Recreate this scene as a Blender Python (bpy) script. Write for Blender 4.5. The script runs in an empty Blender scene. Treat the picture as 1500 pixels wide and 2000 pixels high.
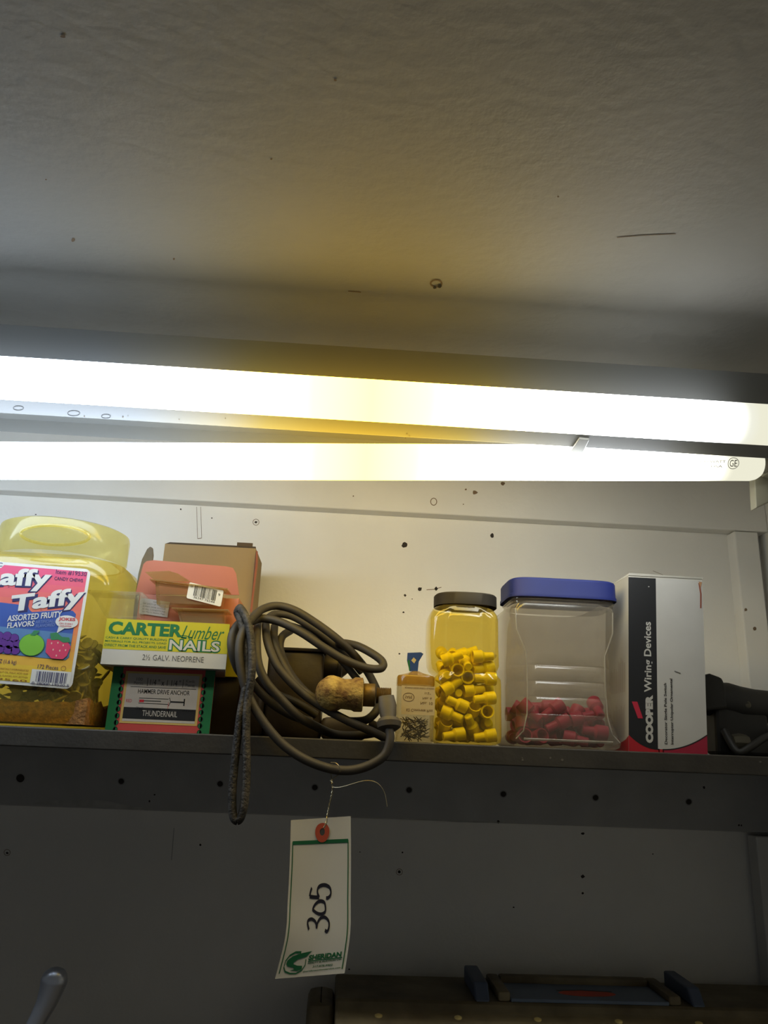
import bpy, bmesh, math, random
from mathutils import Vector, Matrix, Euler, noise

# ------------------------------------------------------------------ camera
F_PX = 1500.0
PITCH, YAW, ROLL = math.radians(17.3), math.radians(2.8), math.radians(2.3)
EYE = Vector((0.0, 0.0, 1.55))
FWD = Vector((math.sin(YAW)*math.cos(PITCH), math.cos(YAW)*math.cos(PITCH), math.sin(PITCH)))
_r0 = Vector((math.cos(YAW), -math.sin(YAW), 0)); _u0 = _r0.cross(FWD)
RIGHT = _r0*math.cos(ROLL) + _u0*math.sin(ROLL)
UP = _u0*math.cos(ROLL) - _r0*math.sin(ROLL)
scene = bpy.context.scene
col = scene.collection
cd = bpy.data.cameras.new('camera'); cam = bpy.data.objects.new('camera', cd); col.objects.link(cam)
cam.matrix_world = Matrix.Translation(EYE) @ Matrix((RIGHT, UP, -FWD)).transposed().to_4x4()
cd.sensor_fit = 'VERTICAL'; cd.sensor_height = 24.0; cd.lens = 24.0*F_PX/2000.0
cd.clip_start = 0.01; cd.clip_end = 50
scene.camera = cam
# ------------------------------------------------------------------ light, exposure
w = bpy.data.worlds.new('world'); scene.world = w; w.use_nodes = True
w.node_tree.nodes['Background'].inputs[0].default_value = (0.92, 0.97, 1.0, 1)
w.node_tree.nodes['Background'].inputs[1].default_value = 0.056
scene.view_settings.view_transform = 'Standard'; scene.view_settings.look = 'None'
scene.view_settings.gamma = 1.0; scene.view_settings.use_curve_mapping = False
scene.view_settings.exposure = 0.0
TUBE_POWER = 12.0

def at(px, py, Y):
    """the place on the upright plane y = Y that the photograph shows at px, py"""
    d = FWD*F_PX + RIGHT*(px-750) - UP*(py-1000)
    return EYE + d*(Y/d.y)
def at_z(px, py, z):
    d = FWD*F_PX + RIGHT*(px-750) - UP*(py-1000)
    return EYE + d*((z-EYE.z)/d.z)

# ------------------------------------------------------------------ materials
_m = {}
SHADE = .62   # print and card are duller than fresh white
def srgb(r, g, b, k=None):
    k = SHADE if k is None else k
    f = lambda c: (c/255/12.92) if c/255 <= .04045 else ((c/255+.055)/1.055)**2.4
    return (f(r)*k, f(g)*k, f(b)*k, 1)
def mat(name, c, rough=.6, metal=0, var=.08, scale=30, bump=0, bscale=120, c2=None, spec=.5, lo=.4, hi=.65):
    if name in _m: return _m[name]
    m = bpy.data.materials.new(name); m.use_nodes = True; nt = m.node_tree; N = nt.nodes; L = nt.links
    b = N['Principled BSDF']; b.inputs['Roughness'].default_value = rough; b.inputs['Metallic'].default_value = metal
    b.inputs['Specular IOR Level'].default_value = spec
    tc = N.new('ShaderNodeTexCoord'); nz = N.new('ShaderNodeTexNoise'); nz.inputs['Scale'].default_value = scale; nz.inputs['Detail'].default_value = 5
    L.new(tc.outputs['Object'], nz.inputs['Vector'])
    rp = N.new('ShaderNodeValToRGB'); e = rp.color_ramp.elements
    e[0].position = lo; e[1].position = hi
    k = 1-var
    e[0].color = (c2 if c2 else (c[0]*k, c[1]*k, c[2]*k, 1)); e[1].color = c
    L.new(nz.outputs['Fac'], rp.inputs[0]); L.new(rp.outputs[0], b.inputs['Base Color'])
    if bump:
        n2 = N.new('ShaderNodeTexNoise'); n2.inputs['Scale'].default_value = bscale; n2.inputs['Detail'].default_value = 4
        L.new(tc.outputs['Object'], n2.inputs['Vector'])
        bp = N.new('ShaderNodeBump'); bp.inputs['Strength'].default_value = bump; bp.inputs['Distance'].default_value = .002
        L.new(n2.outputs['Fac'], bp.inputs['Height']); L.new(bp.outputs[0], b.inputs['Normal'])
    _m[name] = m; return m
def plastic(name, tint, haze_col, haze=.12, rough=.12, gloss=1.0):
    """thin clear moulded plastic: lets light through, mirrors at grazing angles, slightly cloudy"""
    if name in _m: return _m[name]
    m = bpy.data.materials.new(name); m.use_nodes = True; nt = m.node_tree; N = nt.nodes; L = nt.links
    N.remove(N['Principled BSDF']); out = N['Material Output']
    tr = N.new('ShaderNodeBsdfTransparent'); tr.inputs[0].default_value = tint
    gl = N.new('ShaderNodeBsdfGlossy'); gl.inputs['Roughness'].default_value = rough; gl.inputs[0].default_value = (1, 1, 1, 1)
    df = N.new('ShaderNodeBsdfDiffuse'); df.inputs[0].default_value = haze_col
    ts = N.new('ShaderNodeBsdfTranslucent'); ts.inputs[0].default_value = haze_col
    ad = N.new('ShaderNodeMixShader'); ad.inputs[0].default_value = .5; L.new(df.outputs[0], ad.inputs[1]); L.new(ts.outputs[0], ad.inputs[2])
    tc = N.new('ShaderNodeTexCoord'); nz = N.new('ShaderNodeTexNoise'); nz.inputs['Scale'].default_value = 25; nz.inputs['Detail'].default_value = 4
    L.new(tc.outputs['Object'], nz.inputs['Vector'])
    mr = N.new('ShaderNodeMapRange'); mr.inputs['From Min'].default_value = .3; mr.inputs['From Max'].default_value = .7
    mr.inputs['To Min'].default_value = haze*.7; mr.inputs['To Max'].default_value = haze*1.3; L.new(nz.outputs['Fac'], mr.inputs['Value'])
    m1 = N.new('ShaderNodeMixShader'); L.new(mr.outputs[0], m1.inputs[0]); L.new(tr.outputs[0], m1.inputs[1]); L.new(ad.outputs[0], m1.inputs[2])
    fr = N.new('ShaderNodeFresnel'); ge = N.new('ShaderNodeNewGeometry'); ir = N.new('ShaderNodeMapRange'); L.new(ge.outputs['Backfacing'], ir.inputs['Value'])
    ir.inputs['To Min'].default_value = 1.45; ir.inputs['To Max'].default_value = 1/1.45; L.new(ir.outputs[0], fr.inputs[0])   # same mirror from either side of a thin wall
    mu = N.new('ShaderNodeMath'); mu.operation = 'MULTIPLY'; mu.inputs[1].default_value = gloss; L.new(fr.outputs[0], mu.inputs[0])
    m2 = N.new('ShaderNodeMixShader'); L.new(mu.outputs[0], m2.inputs[0]); L.new(m1.outputs[0], m2.inputs[1]); L.new(gl.outputs[0], m2.inputs[2])
    L.new(m2.outputs[0], out.inputs[0]); _m[name] = m; return m
def translucent(m, c, k):
    nt = m.node_tree; N = nt.nodes
    ts = N.new('ShaderNodeBsdfTranslucent'); ts.inputs[0].default_value = c; mx = N.new('ShaderNodeMixShader'); mx.inputs[0].default_value = k
    nt.links.new(N['Principled BSDF'].outputs[0], mx.inputs[1]); nt.links.new(ts.outputs[0], mx.inputs[2]); nt.links.new(mx.outputs[0], N['Material Output'].inputs[0]); return m
def sheet(name, c, k):
    """reflector enamel; lamp light leaking through it is added to brighten ceiling and lip"""
    return translucent(mat(name, c, .4, var=.04, scale=12), (.95, .95, .92, 1), k)
def flat(r, g, b, rough=.5):
    return mat('ink_%d_%d_%d' % (r, g, b), srgb(r, g, b), rough, var=.05)

# ------------------------------------------------------------------ mesh builder
def spline(pts, n=6, closed=False):
    P = [Vector(p) for p in pts]; out = []; N = len(P)
    for i in range(N if closed else N-1):
        if closed: a, b, c, d = P[i-1], P[i], P[(i+1) % N], P[(i+2) % N]
        else: a, b, c, d = P[max(i-1, 0)], P[i], P[i+1], P[min(i+2, N-1)]
        for k in range(n):
            t = k/n
            out.append(.5*((2*b)+(c-a)*t+(2*a-5*b+4*c-d)*t*t+(3*b-a-3*c+d)*t**3))
    if not closed: out.append(P[-1])
    return out
class MB:
    def __init__(s): s.v = []; s.f = []; s.m = []; s.mats = []
    def mi(s, m):
        if m not in s.mats: s.mats.append(m)
        return s.mats.index(m)
    def add(s, vs, fs, m):
        o = len(s.v); k = s.mi(m)
        s.v += [Vector(p) for p in vs]
        for f in fs: s.f.append([o+i for i in f]); s.m.append(k)
    def box(s, a, b, m, r=0.0):
        (x0, y0, z0), (x1, y1, z1) = [min(p, q) for p, q in zip(a, b)], [max(p, q) for p, q in zip(a, b)]
        if r <= 0:
            s.add([(x0,y0,z0),(x1,y0,z0),(x1,y1,z0),(x0,y1,z0),(x0,y0,z1),(x1,y0,z1),(x1,y1,z1),(x0,y1,z1)],
                  [(0,3,2,1),(4,5,6,7),(0,1,5,4),(1,2,6,5),(2,3,7,6),(3,0,4,7)], m); return
        r = min(r, (x1-x0)/2.01, (y1-y0)/2.01, (z1-z0)/2.01); rings = []
        for z, k in ((z0, r), (z0+r*.3, r*.3), (z0+r, 0), (z1-r, 0), (z1-r*.3, r*.3), (z1, r)):
            rings.append([(x, y, z) for x, y in rrect(x0+k, x1-k, y0+k, y1-k, r, 3)])
        s.loft(rings, m)
    def hexa(s, c8, m):
        s.add(c8, [(0,3,2,1),(4,5,6,7),(0,1,5,4),(1,2,6,5),(2,3,7,6),(3,0,4,7)], m)
    def loft(s, rings, m, cap0=True, cap1=True, closed=True):
        n = len(rings[0]); vs = [p for r in rings for p in r]; fs = []
        for i in range(len(rings)-1):
            for k in range(n if closed else n-1):
                fs.append((i*n+k, i*n+(k+1) % n, (i+1)*n+(k+1) % n, (i+1)*n+k))
        if cap0: fs.append(tuple(reversed(range(n))))
        if cap1: fs.append(tuple(range((len(rings)-1)*n, len(rings)*n)))
        s.add(vs, fs, m)
    def lathe(s, prof, m, c=(0,0,0), axis='z', n=24, cap0=False, cap1=False, sx=1, sy=1, sq=2.0):
        rings = []
        for r, h in prof:
            ring = []
            for k in range(n):
                a = 2*math.pi*k/n; ca, sa = math.cos(a), math.sin(a); x, y = r*math.copysign(abs(ca)**(2/sq), ca)*sx, r*math.copysign(abs(sa)**(2/sq), sa)*sy
                p = {'z': (x, y, h), 'x': (h, x, y), 'y': (x, -h, y)}[axis]
                ring.append(Vector(p)+Vector(c))
            rings.append(ring)
        s.loft(rings, m, cap0, cap1)
    def tube(s, pts, r, m, n=10, closed=False, flat_=None):
        P = [Vector(p) for p in pts]; N = len(P); rings = []; prev = None
        for i, p in enumerate(P):
            if closed: t = P[(i+1) % N]-P[i-1]
            else: t = P[min(i+1, N-1)]-P[max(i-1, 0)]
            t = t.normalized() if t.length > 1e-9 else Vector((0,0,1))
            if prev is None: nx = t.orthogonal().normalized() if flat_ is None else (Vector(flat_)-t*t.dot(Vector(flat_))).normalized()
            else: nx = (prev-t*prev.dot(t)); nx = nx.normalized() if nx.length > 1e-6 else t.orthogonal().normalized()
            if flat_ is not None: nx = (Vector(flat_)-t*t.dot(Vector(flat_))).normalized()
            prev = nx; by = t.cross(nx)
            ri = r[min(i, len(r)-1)] if isinstance(r, list) else r
            ra, rb = ri if isinstance(ri, (list, tuple)) else (ri, ri)
            rings.append([p+nx*ra*math.cos(2*math.pi*k/n)+by*rb*math.sin(2*math.pi*k/n) for k in range(n)])
        if closed: rings.append(rings[0]); s.loft(rings, m, False, False)
        else: s.loft(rings, m)
    def build(s, name, parent=None, smooth=True, bevel=0, solid=0, label=None, subsurf=0, autosmooth=40):
        me = bpy.data.meshes.new(name)
        off = parent_origin(parent)
        me.from_pydata([tuple(off @ p) for p in s.v], [], s.f); me.update()
        for m in s.mats: me.materials.append(m)
        for p, k in zip(me.polygons, s.m): p.material_index = k
        bm = bmesh.new(); bm.from_mesh(me); bmesh.ops.recalc_face_normals(bm, faces=bm.faces); bm.to_mesh(me); bm.free()
        o = bpy.data.objects.new(name, me); col.objects.link(o)
        if parent: o.parent = parent
        if solid:
            md = o.modifiers.new('thickness', 'SOLIDIFY'); md.thickness = solid; md.offset = 0
        if bevel:
            md = o.modifiers.new('bevel', 'BEVEL'); md.width = bevel; md.segments = 2; md.limit_method = 'ANGLE'; md.angle_limit = math.radians(40)
        if subsurf:
            md = o.modifiers.new('sub', 'SUBSURF'); md.levels = subsurf; md.render_levels = subsurf
        if smooth:
            me.shade_smooth(); me.set_sharp_from_angle(angle=math.radians(autosmooth))
        if label: o['label'] = label
        return o
def parent_origin(p):
    while p is not None and p.parent is not None: p = p.parent
    return p.matrix_basis.inverted() if p is not None else Matrix.Identity(4)
def rrect(x0, x1, y0, y1, r, n=4):
    out = []
    for cx, cy, a0 in ((x1-r, y1-r, 0), (x0+r, y1-r, 90), (x0+r, y0+r, 180), (x1-r, y0+r, 270)):
        for k in range(n+1):
            a = math.radians(a0+90*k/n); out.append((cx+r*math.cos(a), cy+r*math.sin(a)))
    return out
# ------------------------------------------------------------------ printed panels
_fonts = {}
def glyphs(body, bold=0, shear=0, spacing=1.0):
    key = (body, bold, shear, spacing)
    if key in _fonts: return _fonts[key]
    c = bpy.data.curves.new('t', 'FONT'); c.body = body; c.size = 1; c.offset = bold; c.shear = shear; c.space_character = spacing
    c.resolution_u = 3; c.fill_mode = 'FRONT'
    o = bpy.data.objects.new('t', c); col.objects.link(o)
    dg = bpy.context.evaluated_depsgraph_get(); dg.update()
    me = bpy.data.meshes.new_from_object(o.evaluated_get(dg))
    vs = [(v.co.x, v.co.y) for v in me.vertices]; fs = [tuple(p.vertices) for p in me.polygons]
    bpy.data.objects.remove(o); bpy.data.curves.remove(c); bpy.data.meshes.remove(me)
    _fonts[key] = (vs, fs); return vs, fs
class Panel:
    """draws print on a surface: fn(u, v) -> point, normal; u to the right, v down, in the units of the caller"""
    def __init__(s, mb, fn, nrm, step=.00012): s.mb, s.fn, s.nrm, s.step = mb, fn, nrm, step
    def p(s, u, v, k):
        return s.fn(u, v) + s.nrm*(s.step*k)
    def poly(s, pts, m, k=1): s.mb.add([s.p(u, v, k) for u, v in pts], [tuple(range(len(pts)))], m)
    def rect(s, u0, v0, u1, v1, m, k=1, nu=1, nv=1):
        vs = [s.p(u0+(u1-u0)*i/nu, v0+(v1-v0)*j/nv, k) for j in range(nv+1) for i in range(nu+1)]
        s.mb.add(vs, [(j*(nu+1)+i, (j+1)*(nu+1)+i, (j+1)*(nu+1)+i+1, j*(nu+1)+i+1) for j in range(nv) for i in range(nu)], m)
    def disc(s, u, v, ru, rv, m, k=1, n=20, jit=0):
        s.poly([(u+ru*(1+random.uniform(-jit, jit))*math.cos(2*math.pi*i/n), v+rv*(1+random.uniform(-jit, jit))*math.sin(2*math.pi*i/n)) for i in range(n)], m, k)
    def ring(s, u, v, ru, rv, t, m, k=1, n=24):
        s.stroke([(u+ru*math.cos(2*math.pi*i/n), v+rv*math.sin(2*math.pi*i/n)) for i in range(n+1)], t, m, k)
    def stroke(s, pts, wd, m, k=1):
        P = [Vector((a, b)) for a, b in pts]; vs = []
        for i, q in enumerate(P):
            t = P[min(i+1, len(P)-1)]-P[max(i-1, 0)]
            if len(P) > 2 and (P[0]-P[-1]).length < 1e-6 and i in (0, len(P)-1): t = P[1]-P[-2]
            t = t.normalized() if t.length else Vector((1, 0)); nn = Vector((-t.y, t.x))*wd/2
            vs += [s.p(*(q+nn), k), s.p(*(q-nn), k)]
        s.mb.add(vs, [(2*i, 2*i+1, 2*i+3, 2*i+2) for i in range(len(P)-1)], m)
    def text(s, body, u0, v0, u1, v1, m, k=2, bold=0, shear=0, turn=0, grow=0, slope=0):
        """fits the words into the box; turn=90 makes them read upwards; slope raises the line towards its end"""
        vs, fs = glyphs(body, bold, shear)
        xs = [a for a, b in vs]; ys = [b for a, b in vs]; x0, x1, y0, y1 = min(xs), max(xs), min(ys), max(ys)
        out = []
        for a, b in vs:
            fa, fb = (a-x0)/(x1-x0), (b-y0)/(y1-y0)
            if turn == 90: out.append((u0+(u1-u0)*(1-fb), v1+(v0-v1)*fa))
            else: out.append((u0+(u1-u0)*fa, v1+(v0-v1)*fb+slope*fa))
        s.mb.add([s.p(u, v, k) for u, v in out], fs, m)
    def bars(s, u0, v0, u1, v1, m, k=2, seed=1, n=26):
        rnd = random.Random(seed); u = 0; ws = [rnd.choice((1, 1, 2, 3)) for _ in range(2*n)]; T = sum(ws)
        for i, x in enumerate(ws):
            if i % 2 == 0: s.rect(u0+(u1-u0)*u/T, v0, u0+(u1-u0)*(u+x)/T, v1, m, k)
            u += x
def quad_fn(tl, tr, br, bl, W, H):
    tl, tr, br, bl = map(Vector, (tl, tr, br, bl))
    def fn(u, v):
        a, b = u/W, v/H
        return (tl*(1-a)+tr*a)*(1-b)+(bl*(1-a)+br*a)*b
    n = (bl-tl).cross(tr-tl).normalized()
    if n.y > 0: n = -n
    return fn, n
def face_panel(mb, x0, x1, y, z0, z1):
    """print on the front (-y) face of a box, in metres, origin at its upper left"""
    return Panel(mb, lambda u, v: Vector((x0+u, y, z1-v)), Vector((0, -1, 0)))

# ------------------------------------------------------------------ things
def tag(o, label, cat, group=None, kind=None):
    o['label'] = label; o['category'] = cat
    if group: o['group'] = group
    if kind: o['kind'] = kind
    return o
def thing(name, loc, label, cat, group=None, rot=0):
    o = bpy.data.objects.new(name, None); col.objects.link(o); o.location = loc; o.rotation_euler = (0, 0, rot)
    o.empty_display_size = .02
    bpy.context.view_layer.update()
    return tag(o, label, cat, group)
def struct(o): o['kind'] = 'structure'; return o
# ================================================================== the setting
ZE = EYE.z
M_wall = mat('white_wall_paint', (.82, .81, .77, 1), .55, var=.06, scale=6, bump=.15, bscale=220)
M_trim = mat('white_trim_paint', (.78, .77, .73, 1), .45, var=.06, scale=9, bump=.12, bscale=150)
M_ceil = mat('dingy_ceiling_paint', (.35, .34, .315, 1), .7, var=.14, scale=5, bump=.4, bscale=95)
M_cleat = mat('grey_painted_board', (.46, .46, .45, 1), .6, var=.12, scale=14, bump=.2, bscale=90)
M_hole = mat('nail_hole_dark', (.03, .022, .016, 1), .8)
M_rust = mat('rust_stain', (.22, .15, .09, 1), .8, var=.3)
YW = 1.10
random.seed(11)
def specks(P, lst, m=M_hole, k=1):
    for u, v, r in lst: P.disc(u, v, r, r*random.uniform(.7, 1.2), m, k, 9, .3)
# back wall with its old nail holes and scuffs
mb = MB(); mb.box((-1.5, YW, .95), (.66, YW+.03, 2.05), M_wall)
wp = Panel(mb, lambda u, v: at(u, v, YW), Vector((0, -1, 0)), .0003)
specks(wp, [(790, 1065, 5.5), (820, 1151, 4), (852, 1150, 3), (791, 1163, 2.5), (788, 1196, 2.2), (500, 1020, 3), (70, 1005, 1.6), (353, 995, 1.5), (414, 1012, 1.5),
            (961, 1046, 3.5), (780, 1277, 1.8), (1138, 1628, 3), (1138, 1712, 3.5), (1138, 1745, 2.5), (780, 1703, 3), (786, 1665, 1.6),
            (1003, 1772, 1.6), (14, 1666, 2.8), (391, 1650, 2), (703, 1664, 1.3), (1275, 1668, 1.6), (682, 1893, 1.6), (805, 1170, 1.2)])
for cx, cy in ((500, 1020), (780, 1703), (14, 1665)): wp.ring(cx, cy, 6, 6, 1.0, M_rust, 1, 16)
wp.stroke([(833, 1152), (848, 1151), (862, 1147)], 1.3, M_rust); wp.stroke([(384, 990), (386, 1052)], .8, M_rust); wp.stroke([(392, 990), (394, 1051)], .8, M_rust)
wp.stroke([(386, 1052), (394, 1051)], 1.2, M_rust); wp.stroke([(1275, 1115), (1295, 1123)], .7, M_rust)
wp.stroke([(340, 1617), (335, 1680)], 1.6, M_cleat)
struct(mb.build('wall_back', smooth=False))
# ceiling board
SLOPE = .13      # the ceiling board climbs a little towards the back wall
def zceil(y): return ZE+.385+(y-.58)*SLOPE
def at_ceil(px, py):
    d = FWD*F_PX + RIGHT*(px-750) - UP*(py-1000)
    return EYE + d*((.385-.58*SLOPE)/(d.z-SLOPE*d.y))
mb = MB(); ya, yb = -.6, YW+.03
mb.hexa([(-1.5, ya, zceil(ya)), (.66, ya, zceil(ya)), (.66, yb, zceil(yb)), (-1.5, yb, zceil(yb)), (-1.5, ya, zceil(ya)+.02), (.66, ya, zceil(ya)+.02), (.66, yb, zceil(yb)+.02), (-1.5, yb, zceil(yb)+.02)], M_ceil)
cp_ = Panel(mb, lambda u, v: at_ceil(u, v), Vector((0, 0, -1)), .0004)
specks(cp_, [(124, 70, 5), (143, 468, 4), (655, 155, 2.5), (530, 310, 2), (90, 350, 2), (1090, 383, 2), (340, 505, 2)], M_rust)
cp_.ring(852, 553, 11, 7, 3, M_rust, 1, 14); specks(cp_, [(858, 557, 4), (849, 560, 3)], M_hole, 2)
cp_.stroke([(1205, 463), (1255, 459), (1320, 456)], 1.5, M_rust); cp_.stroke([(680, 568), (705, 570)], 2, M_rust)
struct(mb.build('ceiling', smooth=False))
mb = MB(); mb.hexa([(.632, -.1, .95), (.66, -.1, .95), (.66, YW, .95), (.632, YW, .95), (.632, -.1, zceil(-.1)-.0005), (.66, -.1, zceil(-.1)-.0005), (.66, YW, zceil(YW)-.0005), (.632, YW, zceil(YW)-.0005)], M_wall); struct(mb.build('wall_right', smooth=False))
# header board along the top of the back wall
zh = at(750, 1000, 1.08).z
mb = MB(); mb.box((-1.5, 1.075, zh), (.632, YW, zceil(1.075)-.0005), M_trim)
hp = Panel(mb, lambda u, v: at(u, v, 1.075), Vector((0, -1, 0)), .0003)
specks(hp, [(927, 962, 5), (982, 945, 4), (690, 969, 1.5), (910, 956, 2), (905, 985, 1.2)], M_rust); hp.ring(847, 980, 6, 7, 1.5, M_rust, 1, 12)
struct(mb.build('trim_1', smooth=False, bevel=.002))
# upright strips in the corner, above and below the shelf
xp0, xp1 = at(1445, 1180, 1.08).x, at(1492, 1180, 1.08).x
zs_top, zs_bot = at(1450, 1476, .80).z, at(1450, 1514, .80).z
def post(name, z0, z1, x0, ms):
    mb = MB(); mb.box((x0, 1.075, z0), (xp1, YW, z1), M_trim)
    P = Panel(mb, lambda u, v: at(u, v, 1.075), Vector((0, -1, 0)), .0003); specks(P, ms, M_rust)
    return struct(mb.build(name, smooth=False, bevel=.002))
post('trim_2', zs_top, zh-.001, xp0, [(1456, 1191, 3), (1474, 1228, 3.5)])
zc0, zc1 = at(750, 1599, 1.085).z, zs_bot
# board on the wall under the shelf, with its screw holes
mb = MB(); mb.box((-1.5, 1.08, zc0), (.632, YW, zc1), M_cleat)
bp_ = Panel(mb, lambda u, v: at(u, v, 1.08), Vector((0, -1, 0)), .0003)
M_pale = mat('pale_paint_scrape', (.5, .5, .47, 1), .7, var=.2, scale=60)
M_bring = mat('screw_hole_rim', (.3, .3, .29, 1), .5)
for u, v in ((40, 1520), (237, 1526), (430, 1531), (615, 1538), (799, 1543), (983, 1551), (1163, 1558), (1345, 1566)):
    big = u == 40
    bp_.ring(u, v, 10 if big else 6, 10 if big else 6, 3, M_pale if big else M_bring, 1, 18); bp_.disc(u, v, 8 if big else 5.5, 8 if big else 5.5, M_hole, 2, 14)
bp_.poly([(62, 1569), (95, 1564), (150, 1562), (200, 1563), (250, 1573), (300, 1580), (290, 1583), (240, 1581), (200, 1577), (150, 1576), (110, 1572)], M_pale)
bp_.poly([(780, 1597), (830, 1599), (900, 1603), (985, 1606), (985, 1608), (900, 1606), (830, 1602), (780, 1600)], M_pale)
specks(bp_, [(302, 1552, 2), (292, 1565, 2), (973, 1605, 2.5), (1443, 1612, 2), (1448, 1612, 1.6), (1375, 1538, 2.5)], M_hole)
struct(mb.build('trim_3', smooth=False, bevel=.0015))
xp1 = .632
post('trim_4', .95, zc0-.004, at(1484, 1750, 1.08).x, [])

# ================================================================== shelf and light
M_shelf = mat('dark_stained_shelf', srgb(62, 58, 52), .6, var=.35, scale=25, bump=.15, bscale=200)
SH = zs_top
mb = MB(); mb.box((-1.3, .80, zs_bot), (.63, 1.0995, zs_top), M_shelf)
sp = Panel(mb, lambda u, v: at(u, v, .80), Vector((0, -1, 0)), .0003)
M_scr = mat('shelf_scratch', srgb(110, 105, 96), .7)
specks(sp, [(1021, 1484, 2), (1075, 1480, 2), (1098, 1484, 2.5), (1485, 1488, 2), (1020, 1480, 1.2)], M_scr)
tag(mb.build('wall_shelf', smooth=False, bevel=.0012), 'long dark shelf board carrying the tubs, boxes and cable', 'shelf')

M_enam = mat('glare_darkened_enamel', (.17, .17, .16, 1), .35, var=.04, scale=12)  # white enamel, its colour darkened to hold back the tubes' glare
M_lip = mat('fixture_edge_grey', (.42, .42, .41, 1), .4, var=.08)
XL, XR = -.88, .455
fx = thing('fluorescent_light', (-.2, .70, ZE+.30), 'white twin tube strip light glowing over the shelf', 'ceiling light')
zl, zt, zr = ZE+.3065, ZE+.3355, ZE+.319
mb = MB()
for prof, sm in (([(.600, zl), (.598, zt)], sheet('reflector_lip', (.17, .17, .16, 1), .022)), ([(.598, zt), (.806, zt), (.803, zr)], sheet('reflector_sheet', (.17, .17, .16, 1), .105))):  # enamel darkened against glare; added glow through the pan fills the ceiling band
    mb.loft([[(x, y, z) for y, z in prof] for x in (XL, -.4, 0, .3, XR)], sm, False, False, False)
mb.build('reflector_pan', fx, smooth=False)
mb = MB(); zrb = ZE+.297
mb.loft([[(x, y, z) for y, z in ((.645, zt-.0045), (.660, zrb), (.701, zrb), (.716, zt-.0045))] for x in (XL+.01, XR-.01)], mat('glare_darkened_cover', (.105, .105, .10, 1), .5, var=.04, scale=12))  # cover colour darkened further, to offset the glare of the close tubes
rp_ = Panel(mb, lambda u, v: at_z(u, v, zrb), Vector((0, 0, -1)), .0003)
for u, v, r in ((36, 797, 10), (144, 807, 12), (207, 813, 9)): rp_.ring(u, v, r, r*.42, 1.0, mat('knockout_groove', (.03, .03, .028, 1), .7), 1, 20)
specks(rp_, [(240, 814, 1.5), (165, 813, 1.3), (250, 812, 1), (350, 819, 1), (795, 847, 1.4), (792, 855, 1.2), (800, 851, 1.2), (842, 860, 1.2), (440, 817, 1)], M_rust)
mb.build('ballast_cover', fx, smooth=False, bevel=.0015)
def tube_mat(name, x0, dim, k=1.0):
    m = bpy.data.materials.new(name); m.use_nodes = True; nt = m.node_tree; N = nt.nodes; L = nt.links
    N.remove(N['Principled BSDF']); out = N['Material Output']
    tc = N.new('ShaderNodeTexCoord'); sx = N.new('ShaderNodeSeparateXYZ'); L.new(tc.outputs['Object'], sx.inputs[0])
    mr = N.new('ShaderNodeMapRange'); mr.inputs['From Min'].default_value = -.5-x0; mr.inputs['From Max'].default_value = .5-x0; L.new(sx.outputs[0], mr.inputs['Value'])
    rp = N.new('ShaderNodeValToRGB'); e = rp.color_ramp.elements; rp.color_ramp.interpolation = 'LINEAR'
    stops = TUBE_STOPS
    e[0].position, e[0].color = stops[0][0], (*stops[0][1], 1); e[1].position, e[1].color = stops[-1][0], (*stops[-1][1], 1)
    for p, c in stops[1:-1]:
        q = e.new(p); q.color = (*c, 1)
    L.new(mr.outputs[0], rp.inputs[0])
    # the blackened cathode end glows less
    m2 = N.new('ShaderNodeMapRange'); m2.interpolation_type = 'SMOOTHSTEP'; m2.inputs['From Min'].default_value = dim[0]-x0; m2.inputs['From Max'].default_value = dim[1]-x0
    m2.inputs['To Min'].default_value = TUBE_POWER*k; m2.inputs['To Max'].default_value = .85; L.new(sx.outputs[0], m2.inputs['Value'])
    em = N.new('ShaderNodeEmission'); L.new(rp.outputs[0], em.inputs[0]); L.new(m2.outputs[0], em.inputs[1])
    L.new(em.outputs[0], out.inputs[0]); return m
_B, _W, _Y = (.80, .93, 1.08), (1.14, 1.20, 1.22), (1.0, .62, .055)
TUBE_STOPS = [(0, _B), (.28, _B), (.36, (.98, .93, .70)), (.41, (1.0, .74, .16)), (.465, (1.0, .64, .076)), (.515, _Y), (.565, (1.0, .64, .076)), (.615, (1.0, .74, .16)), (.67, (1.0, .95, .72)), (.75, _W), (.82, _W), (.86, (1.0, .98, .78)), (1, (1.0, .98, .78))]
M_cap = mat('lamp_end_cap', srgb(200, 196, 180), .4, metal=.3)
M_sock = mat('aged_white_socket', srgb(214, 210, 188), .45, var=.1)
M_print = mat('lamp_print', srgb(120, 110, 90), .6)
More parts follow.
